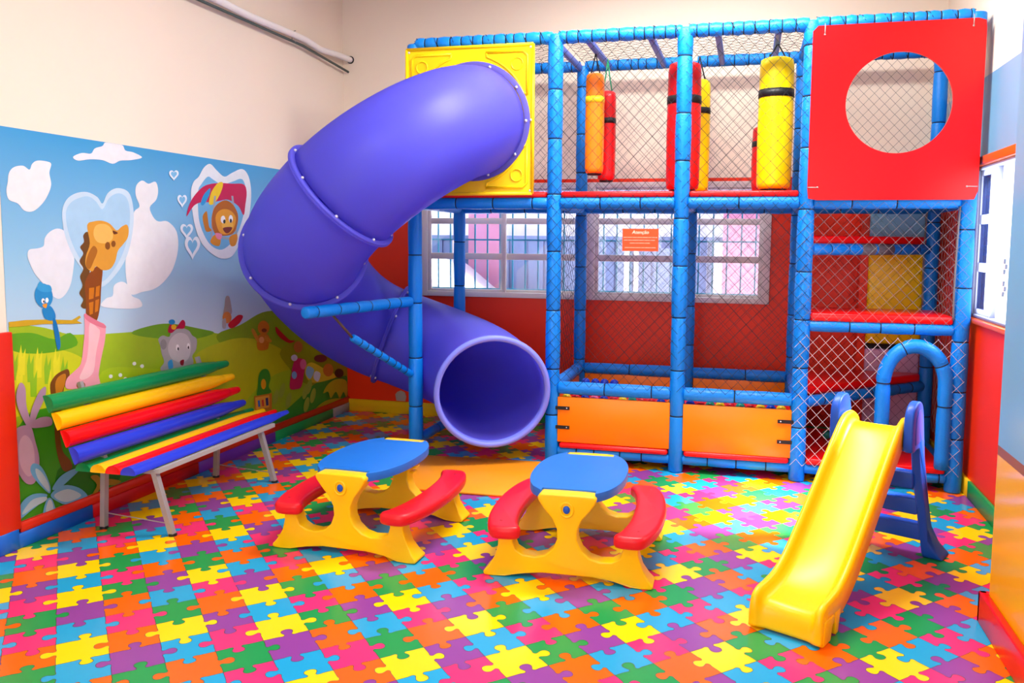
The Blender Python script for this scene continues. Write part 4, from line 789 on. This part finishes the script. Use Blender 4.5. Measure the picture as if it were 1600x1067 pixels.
def ring(c, d, r0, r1, th, name, bolts=10, phase=0., bside=0):
    d = d.normalized(); b = MB()
    b.lathe(c, d, [(-th, r0), (-th, r1-.006), (-th+.006, r1), (-.001, r1), (-.001, r1-.004), (.001, r1-.004), (.001, r1), (th-.006, r1), (th, r1-.006), (th, r0)], 64)
    # remove end caps made by lathe (last two faces)
    b.f = b.f[:-2]; b.mi = b.mi[:-2]
    o = b.obj(name, M_TUBE, TS, smooth=True)
    a = Vector((0, 0, 1)) if abs(d.z) < .9 else Vector((1, 0, 0)); e1 = (a-d*a.dot(d)).normalized(); e2 = d.cross(e1)
    for k in range(bolts):
        an = 2*PI*k/bolts+phase
        for s in ((-1, 1) if bside == 0 else (bside,)):
            b = MB(); b.sphere(c+(e1*math.cos(an)+e2*math.sin(an))*(r1-.026)+d*s*(th+.002), .011, n=10, k=6); b.obj('bolt', M_BOLT, o, smooth=True)
    return o
ring(KP[0]-KD[0]*.0, Vector((0, -1, 0)), TRO-.005, .418, .012, 'flange', 10, .3, 1)
for i in (1, 2, 3): ring(KP[i], KD[i], TRO-.005, .418, .015, 'flange', 8, .25, (-1, -1, 0)[i-1])
b = MB(); d = KD[4].normalized(); a = Vector((0, 0, 1)); e1 = (a-d*a.dot(d)).normalized(); e2 = d.cross(e1)
b.lathe(KP[4]+d*.0, d, [(-.05, TRO-.002), (-.04, TRO+.012), (-.02, TRO+.022), (.0, TRO+.026), (.016, TRO+.020), (.022, TRO+.006), (.016, TRI+.002), (.0, TRI-.001), (-.03, TRI-.001)], 64)
b.f = b.f[:-2]; b.mi = b.mi[:-2]; b.obj('exit_rim', mat('pale_blue_rim_plastic', '7C88F6', .4), TS, smooth=True)

# ------------------------------------------------------------------ orange mat in front of the exit
b = MB(); b.prism([(-2.28, 5.60, .001), (-2.20, 4.80, .001), (-1.262, 4.84, .001), (-1.36, 5.66, .001)], (0, 0, .016))
o = b.obj('floor_mat', mat('orange_foam_mat', 'FA9A10', .45, var=.05), bevel=(.004, 1)); tag(o, 'flat orange floor mat lying between the tube slide exit and the two tables', 'mat')

# ------------------------------------------------------------------ balls in the pit
BALLM = {'blue': mat('ball_blue', '1432B4', .3), 'yellow': mat('ball_yellow', 'F0C81E', .3), 'red': mat('ball_red', 'D81830', .3), 'teal': mat('ball_teal', '148A78', .3), 'orange': mat('ball_orange', 'F07818', .3), 'pink': mat('ball_pink', 'E05A8C', .3)}
def ballmesh(c):
    b = MB(); b.sphere((0, 0, 0), .034, n=18, k=12); me = b.obj('x', BALLM[c], smooth=True); d_ = me.data; bpy.data.objects.remove(me); return d_
BM = {c: ballmesh(c) for c in BALLM}
def ball(c, x, y, z, label, group):
    o = bpy.data.objects.new('pit_ball', BM[c]); COL.objects.link(o); o.location = (x, y, z); tag(o, label, 'ball', group)
rg = random.Random(4); zz = .4255+.034
front = ['yellow', 'red', 'blue', 'pink', 'blue', 'red', 'yellow', 'teal', 'red', 'red', 'blue', 'orange', 'red', 'blue', 'red', 'teal', 'yellow', 'red', 'teal', 'red', 'yellow', 'blue', 'yellow']
for i, c in enumerate(front):
    x = -1.255+i*.0685
    if abs(x-X('C')) < .0: continue
    ball(c, x, YF+.092+rg.uniform(-.004, .004), zz, c+' plastic ball peeking under the front pit rail', c+' balls under the front rail')
for c, x, y in (('blue', -1.225, 6.16), ('blue', -1.155, 6.16), ('blue', -1.085, 6.16), ('blue', -1.015, 6.16), ('blue', -.945, 6.16), ('blue', -1.19, 6.225), ('blue', -1.12, 6.225), ('blue', -1.05, 6.225), ('blue', -.98, 6.225)):
    ball(c, x, y, zz, 'dark blue plastic ball in the heap at the left end of the pit', 'blue balls heaped at the left end')
for c, x, y, l in (('blue', -1.187, 6.192, 'leftmost blue ball on top of the heap in the left end of the ball pit'), ('blue', -1.112, 6.192, 'second blue ball from the left on top of the heap in the pit'), ('blue', -1.042, 6.192, 'third blue ball from the left on top of the heap in the pit'), ('blue', -.965, 6.192, 'rightmost blue ball on top of the heap in the pit'), ('yellow', -1.215, 6.10, 'yellow ball beside the blue heap at the left end of the pit')):
    ball(c, x, y, zz+(.058 if c == 'blue' else .02), l, 'blue balls on top of the heap' if c == 'blue' else None)
ball('teal', .60, 6.3, .1665+.034, 'dark green ball lying on the red floor pad of the climbing tower', None)

# ------------------------------------------------------------------ warning sign
SG = thing('warning_sign', (-.72, YF-.062, 1.535), 'small orange warning sign with white writing hung on the front net', 'sign')
b = MB(); b.box((-.843, YF-.066, 1.537), (-.596, YF-.062, 1.690)); b.obj('sign_plate', mat('orange_sign', 'F04A0A', .35), SG)
def text(s, x, z, y, size, m, parent, name, shear=0.):
    c = bpy.data.curves.new('t', 'FONT'); c.body = s; c.size = size; c.align_x = 'CENTER'; c.extrude = .0006; c.shear = shear
    o = bpy.data.objects.new('t', c); COL.objects.link(o); me = bpy.data.meshes.new_from_object(o); bpy.data.objects.remove(o)
    vs = [(x+v.co.x, y-v.co.z, z+v.co.y) for v in me.vertices]; fs = [tuple(p.vertices) for p in me.polygons]
    return obj(name, vs, fs, m, parent)
M_LET = mat('pale_lettering', 'FFE6C8', .5, var=0)
text('Atenção', -.72, 1.655, YF-.067, .034, M_LET, SG, 'heading', .2)
b = MB(); rg2 = random.Random(3)
for z, x0, x1 in ((1.630, -.835, -.605), (1.611, -.83, -.612), (1.591, -.79, -.655), (1.560, -.825, -.612)):
    x = x0
    while x < x1-.008:
        wl = rg2.uniform(.016, .04); wl = min(wl, x1-x); k = max(2, int(wl/.005))
        P = [(x+wl*i/k, YF-.0672, z+(.0035 if i % 2 else -.0025)) for i in range(k+1)]; b.tube(P, .0011, 4); x += wl+.007
b.obj('small_print', M_LET, SG)

# ------------------------------------------------------------------ punching bags
def bag(name, x, y, z0, z1, r, m, label, band, bm_, group, cords, sq=1., hang=2.97):
    t = thing(name, (x, y, z0), label, 'punching bag', group)
    n = 24; b = MB(); V = []; prof = [(0, .80), (.012, .95), (.04, 1), (.5, 1.03), ((z1-z0)*.93, .99), ((z1-z0)-.012, .93), (z1-z0, .70)]
    prof[3] = ((z1-z0)*.45, 1.03)
    def rr(a): c, s = abs(math.cos(a)), abs(math.sin(a)); return 1/((c**sq+s**sq)**(1/sq)) if sq != 1 else 1.
    for h, k in prof:
        for j in range(n): a = 2*PI*j/n; V.append((x+r*k*rr(a)*math.cos(a), y+r*k*rr(a)*math.sin(a), z0+h))
    K = len(prof); Fc = [(i*n+j, i*n+(j+1) % n, (i+1)*n+(j+1) % n, (i+1)*n+j) for i in range(K-1) for j in range(n)]+[tuple(range(n-1, -1, -1)), tuple((K-1)*n+j for j in range(n))]
    b.add(V, Fc); b.obj('bag_body', m, t, smooth=True)
    zb, hb = band; b = MB(); V = []
    for h, k in ((zb, 1.0), (zb, 1.045), (zb+hb, 1.035), (zb+hb, 1.0)):
        for j in range(n): a = 2*PI*j/n; V.append((x+r*k*rr(a)*math.cos(a), y+r*k*rr(a)*math.sin(a), h))
    b.add(V, [(i*n+j, i*n+(j+1) % n, (i+1)*n+(j+1) % n, (i+1)*n+j) for i in range(3) for j in range(n)]); b.obj('band', bm_, t, smooth=True)
    b = MB(); b.lathe((x, y, z0-.012), (0, 0, 1), [(0, r*.7), (.004, r*.8), (.02, r*.82)], 20); b.obj('bottom_cap', M_BLACK, t, smooth=True)
    for q in (-1, 1):
        b = MB(); b.tube([(x+q*r*.55, y, z1-.01), (x+q*r*.2, y, (z1+hang)/2+.01), (x, y, hang)], .005, 6); b.obj('cord', cords, t, smooth=True)
    return t
M_BYEL = mat('yellow_bag_vinyl', 'F4D600', .32, bump=.2, bscale=25); M_BRED = mat('red_bag_vinyl', 'CC1016', .32, bump=.2, bscale=25); M_BOR = mat('orange_bag_vinyl', 'FA7E0C', .32, bump=.2, bscale=25); M_BBAND = mat('yellow_band', 'F8D81C', .4)
M_GCORD = mat('green_strap', '108A60', .6)
G = 'punching bags hung in the upper deck'
bag('punching_bag', -1.125, 6.08, 2.10, 2.82, .066, M_BOR, 'orange punching bag with a yellow band on the upper deck', (2.61, .045), M_BBAND, G, M_CORD, sq=3.2)
bag('punching_bag', -1.072, 6.30, 2.065, 2.73, .066, M_BRED, 'slim red punching bag hanging on a green strap behind the orange one', (2.49, .04), M_BLACK, G, M_GCORD, sq=3.)
bag('punching_bag', -.478, 6.08, 1.975, 2.87, .118, M_BRED, 'fat red punching bag with a black band behind the middle front post', (2.58, .055), M_BLACK, G, M_CORD)
bag('punching_bag', -.392, 6.36, 1.975, 2.80, .085, M_BYEL, 'yellow punching bag mostly hidden behind the fat red one', (2.55, .045), M_BLACK, G, M_CORD)
bag('punching_bag', .155, 6.05, 1.975, 2.87, .116, M_BYEL, 'fat yellow punching bag with a black band beside the red round-hole panel', (2.60, .055), M_BLACK, G, M_CORD)
bag('punching_bag', .11, 6.36, 1.975, 2.45, .105, M_BRED, 'short red punching bag hidden behind the fat yellow one', (2.30, .04), M_BLACK, G, M_CORD)

# ------------------------------------------------------------------ painted block column in the back right corner
CB = thing('painted_column', (1.07, 6.88, 0), 'painted column of light blue, yellow and mauve blocks behind the climbing tower', 'column')
cx0, cx1, cy0 = .905, 1.30, 6.79
def blk(z0, z1, m, name, i=0.): b = MB(); b.box((cx0+i, cy0, z0), (cx1-i, YB-.001, z1)); return b.obj(name, m, CB, bevel=(.02, 3))
blk(0, .79, mat('mauve_block_paint', 'D8A8C8', .5), 'mauve_block'); blk(.79, .83, M_BLACK, 'dark_joint', .01); blk(.83, 1.60, mat('yellow_block_paint', 'FFD200', .35), 'yellow_block'); blk(1.60, 2.10, mat('blue_block_paint', '8CC8E8', .4), 'blue_block')
b = MB(); b.box((cx0-.06, cy0+.03, 0), (cx0-.001, YB-.001, 2.1)); b.obj('side_panel', M_WRED, CB)

# ------------------------------------------------------------------ crayon bench
BN = thing('crayon_bench', (-3.2, 4.3, 0), 'bench of half-round green, yellow, red and blue crayon slats in front of the mural', 'bench')
CRM = [mat('crayon_green', '0C8C4A', .25, var=.02), mat('crayon_yellow', 'FFC400', .25, var=.02), mat('crayon_red', 'EE0A0C', .25, var=.02), mat('crayon_blue', '2C40D4', .25, var=.02)]
def crayon(p0, p1, up, wide, high, m, name, tip=.30):
    """half-round slat from p0 to p1, flat side down (-up)"""
    p0, p1, up = Vector(p0), Vector(p1), Vector(up).normalized(); d = (p1-p0).normalized(); L = (p1-p0).length; side = d.cross(up).normalized()
    st = [(0, .96), (.006, 1), (L-tip, 1), (L-tip*.80, .93), (L-tip*.60, .80), (L-tip*.42, .66), (L-tip*.40, .60), (L-tip*.38, .64), (L-.012, .50), (L-.002, .40), (L, .2)]
    n = 14; V = []
    for h, k in st:
        off = high*.42*(1-k)
        for j in range(n+1):
            a = PI*j/n; V.append(p0+d*h+side*(math.cos(a)*wide*k/2)+up*(math.sin(a)*high*k+off))
        for q in (-.8, 0, .8): V.append(p0+d*h+side*(q*wide*k/2)+up*(off-high*.04*k))
    n2 = n+4; b = MB(); Fc = []
    for i in range(len(st)-1):
        for j in range(n2): Fc.append((i*n2+j, i*n2+(j+1) % n2, (i+1)*n2+(j+1) % n2, (i+1)*n2+j))
    Fc += [tuple(range(n2)), tuple(range((len(st)-1)*n2+n2-1, (len(st)-1)*n2-1, -1))]
    b.add(V, Fc); o = b.obj(name, m, BN, bevel=(.003, 2))
    return o
yw = .02
def bx(x, y): return x-yw*(y-4.2)
for i in range(4):
    x = -3.405+i*.094; m = CRM[i]
    crayon((bx(x, 3.57), 3.57, .362), (bx(x, 5.16), 5.16, .362), (0, 0, 1), .093, .042, m, 'seat_slat')
    f = (i+.5)/4; zc = .743-.092*i; xc = -3.485+.034*i
    crayon((bx(xc, 3.43), 3.43+.015*i, zc), (bx(xc, 5.14), 4.985+.012*i, zc-.014), (.93, 0, .36), .094, .044, m, 'back_slat')
def bar(pts, r, name, m=M_STEEL, n=4):
    b = MB(); b.tube(pts, r, n, rot=PI/4); return b.obj(name, m, BN)
for y, a in ((3.715, 0), (4.735, 1)):
    bar([(bx(-2.975, y), y, 0), (bx(-3.075, y), y, .345)], .021, 'leg'); bar([(bx(-3.415, y), y, 0), (bx(-3.395, y), y, .345)], .021, 'leg')
    bar([(bx(-3.40, y), y, .345), (bx(-3.06, y), y, .345)], .017, 'seat_bearer')
    bar([(bx(-3.38, y), y, .35), (bx(-3.41, y), y, .45), (bx(-3.535, y), y, .81)], .016, 'back_bearer')
    bar([(bx(-3.41, y), y+.01, .085), (bx(-2.995, y), y+.01, .06)], .003, 'tie_rod')
bar([(bx(-3.05, 3.66), 3.70, .352), (bx(-3.05, 4.86), 4.86, .352)], .017, 'front_rail', M_GREY)
bar([(bx(-3.39, 3.66), 3.70, .352), (bx(-3.39, 4.86), 4.86, .352)], .017, 'back_rail', M_GREY)
for y in (3.705, 4.725):
    for x in (-2.975, -3.415):
        b = MB(); b.lathe((bx(x, y), y+.01, 0), (0, 0, 1), [(0, .022), (.012, .022), (.013, .012)], 10); b.obj('leg_cap', M_BLACK, BN)

# ------------------------------------------------------------------ toddler picnic tables (built at the origin, then placed)
HO = [(0, .426), (.07, .426), (.128, .424), (.140, .408), (.133, .388), (.108, .352), (.07, .305), (.048, .255), (.047, .205), (.066, .158), (.105, .122), (.155, .108), (.212, .112), (.25, .135), (.262, .17), (.264, .203), (.332, .203), (.336, .15), (.352, .095), (.382, .045), (.408, .018), (.402, .002), (.36, 0), (.30, .004), (.22, .016), (.12, .028)]
def picnic(label):
    t = thing('picnic_table', (0, 0, 0), label, 'table', 'toddler picnic tables')
    out = [(x, z) for x, z in HO]+[(-x, z) for x, z in HO[::-1] if x > 0]
    for s in (-1, 1):
        y0 = s*.33-.042; b = MB(); pts = [(x, y0, z) for x, z in out]; b.prism(pts, (0, .084, 0))
        # flare the feet
        b.v = [(x, y+(.022*(1-z/.1)*(1 if y > s*.33 else -1) if z < .1 and abs(x) > .29 else 0)+s*.038*(z/.43)-s*.012, z) for x, y, z in b.v]
        fr = b.obj('end_frame', M_YEL, t, bevel=(.022, 4))
        yy = s*.33+s*.062
        b = MB(); b.tube([(.030*math.cos(a), yy, .355+.034*math.sin(a)) for a in [2*PI*i/24 for i in range(25)]], .007, 8, cap=False); b.obj('plug_ring', M_YEL, fr, smooth=True)
        b = MB(); b.sphere((0, yy, .355), .017, .008, .020, 14, 8); b.obj('plug', M_NAVY, fr, smooth=True)
        if s > 0:
            for k in range(4):
                b = MB(); b.box((.085-.016*k, .325, .335-.032*k), (.118-.016*k, .385, .344-.032*k)); b.obj('rib', M_YEL, fr, bevel=(.003, 2))
    # table top with notches
    hw, hl, nw, nd = .238, .408, .129, .318
    pts = []
    def sup(a): c, s = math.cos(a), math.sin(a); return (hw*abs(c)**(2/2.35)*(1 if c > 0 else -1), hl*abs(s)**(2/2.35)*(1 if s > 0 else -1))
    L = [sup(2*PI*i/96) for i in range(96)]
    right = [p for p in L if p[0] > nw or abs(p[1]) < nd]
    r_ = sorted([p for p in right if p[0] > 0], key=lambda p: p[1]); l_ = sorted([p for p in right if p[0] < 0], key=lambda p: -p[1])
    yr = r_[-1][1]; yl = -yr
    pts = [(nw, -nd), (nw, r_[0][1])]+[p for p in r_ if p[0] > nw]+[(nw, yr), (nw, nd), (-nw, nd), (-nw, yr)]+[p for p in l_ if p[0] < -nw]+[(-nw, -yr), (-nw, -nd)]
    b = MB(); b.prism([(x, y, .390) for x, y in pts], (0, 0, .043)); b.obj('tabletop', M_TABLE, t, bevel=(.008, 3))
    for s in (-1, 1):
        P = [(.238+.0, -.415), (.262, -.35), (.288, -.20), (.296, 0), (.288, .20), (.262, .35), (.238, .415), (.262, .452), (.33, .458), (.372, .41), (.412, .25), (.43, 0), (.412, -.25), (.372, -.41), (.33, -.458), (.262, -.452)]
        P = [(s*(x-.005+(.012 if x > .32 else -.012)), y*.93) for x, y in P]; q = catmull([Vector((x, y, 0)) for x, y in P], 4)
        b = MB(); b.prism([(p.x, p.y, .196) for p in q], (0, 0, .062)); st = b.obj('bench_seat', M_SEAT, t, bevel=(.022, 4))
        for e in (-1, 1):
            b = MB(); b.sphere((s*.33, e*.33, .2585), .008, .003, .0012, 8, 5); b.obj('mould_mark', mat('dark_red', '8A0A14', .5), st, smooth=True)
    return t
T1 = picnic('left picnic table, nearer the crayon bench, blue top, red seats, yellow ends'); T1.location = (-1.942, 4.075, 0); T1.rotation_euler.z = -.03
T2 = copy_tree(T1); T2['label'] = 'right picnic table, nearer the yellow slide, blue top, red seats, yellow ends'; T2.location = (-.798, 4.05, 0); T2.rotation_euler.z = .035

# ------------------------------------------------------------------ toddler slide
SL = thing('toddler_slide', (.652, 4.365, 0), 'small yellow slide with a dark blue ladder in front of the entrance arch', 'slide', None, math.radians(-25))
ORG[SL.name] = Vector((0, 0, 0))
P = catmull([(0, .055, .675), (0, .02, .70), (0, -.03, .705), (0, -.10, .68), (0, -.25, .57), (0, -.50, .375), (0, -.72, .215), (0, -.86, .145), (0, -.97, .125), (0, -1.045, .118), (0, -1.078, .085), (0, -1.09, .012)], 5, False)
prof = [(-.128, -.075), (-.150, -.07), (-.154, .028), (-.148, .043), (-.136, .048), (-.124, .042), (-.117, .026), (-.108, .006), (-.09, -.002), (0, -.004), (.09, -.002), (.108, .006), (.117, .026), (.124, .042), (.136, .048), (.148, .043), (.154, .028), (.150, -.07), (.128, -.075), (.118, -.02), (.09, -.016), (0, -.018), (-.09, -.016), (-.118, -.02)]
V = []; n = len(prof); K = len(P)
for i, p in enumerate(P):
    t = (P[min(i+1, K-1)]-P[max(i-1, 0)]).normalized(); nr = Vector((0, -t.z, t.y)) * -1
    if nr.z < 0 and i < K-4: nr = -nr
    nr = Vector((0, t.z, -t.y)) if Vector((0, t.z, -t.y)).z > 0 or i > K-8 else Vector((0, -t.z, t.y))
    for x, h in prof:
        hh = h
        if i > K-9 and h > .01: hh = .006+(h-.006)*max(.25, (K-1-i)/9)
        q = p+nr*hh; V.append((x*(.93+.07*min(1, i/12)), q.y, max(q.z, .004)))
Fc = [(i*n+j, i*n+(j+1) % n, (i+1)*n+(j+1) % n, (i+1)*n+j) for i in range(K-1) for j in range(n)]+[tuple(range(n-1, -1, -1)), tuple((K-1)*n+j for j in range(n))]
ch = obj('chute', V, Fc, M_YEL, SL, smooth=True)
bm = bmesh.new(); bm.from_mesh(ch.data); bmesh.ops.recalc_face_normals(bm, faces=bm.faces); bm.to_mesh(ch.data); bm.free()
for s in (-1, 1):
    b = MB(); b.prism([(s*.133, -1.085, 0), (s*.133, -1.0, 0), (s*.133, -.985, .05), (s*.133, -.96, .10), (s*.133, -1.07, .10)], (s*.024, 0, 0)); b.obj('chute_foot', M_YEL, SL, bevel=(.008, 3))
    b = MB(); b.prism([(s*.133, -.935, 0), (s*.133, -.905, 0), (s*.133, -.88, .10), (s*.133, -.95, .10)], (s*.02, 0, 0)); b.obj('chute_foot', M_YEL, SL, bevel=(.006, 3))
for s in (-1, 1):
    # ladder side: curved post from handle to flared foot
    fo = [(-.092, .60), (-.105, .70), (-.095, .785), (-.05, .828), (.01, .838), (.058, .815), (.09, .74), (.12, .62), (.19, .36), (.245, .15), (.30, .06), (.335, .03), (.335, 0), (.20, 0), (.165, .10), (.115, .32), (.05, .55), (.02, .60)]
    q = catmull([Vector((0, y, z)) for y, z in fo], 3)
    b = MB(); b.prism([(s*.155, p.y, max(p.z, 0)) for p in q], (s*.045, 0, 0))
    # splay outwards towards the floor
    b.v = [(x+s*max(0, .45-z)*.09+(s*.055*max(0, 1-z/.07) if abs(x) > .18 else 0), y, z) for x, y, z in b.v]
    o = b.obj('ladder_side', M_NAVY, SL, bevel=(.010, 3))
    g = [(-.05, .63), (-.058, .70), (-.05, .765), (-.02, .795), (.01, .80), (.035, .78), (.06, .72), (.075, .64)]
    b = MB(); b.prism([(s*.1995, y, z) for y, z in g], (s*.004, 0, 0)); b.obj('handle_recess', mat('pale_blue_plastic', '4A5AC8', .4), o, bevel=(.003, 2))
    b = MB(); b.sphere((s*.152, -.03, .60), .010, n=8, k=6); b.obj('bolt', M_STEEL, o, smooth=True)
for z, y in ((.43, .10), (.285, .155), (.14, .21)):
    b = MB(); b.box((-.165-.09*(.45-z), y-.035, z-.05), (.165+.09*(.45-z), y+.035, z+.035)); b.obj('step', M_NAVY, SL, bevel=(.012, 3))
b = MB(); b.box((-.158, -.02, .585), (.158, .07, .655)); b.obj('platform_lip', M_NAVY, SL, bevel=(.012, 3))
b = MB(); b.prism([(-.14, .02, .0), (-.14, .10, .0), (-.14, .09, .06), (-.14, .03, .06)], (.03, 0, 0));
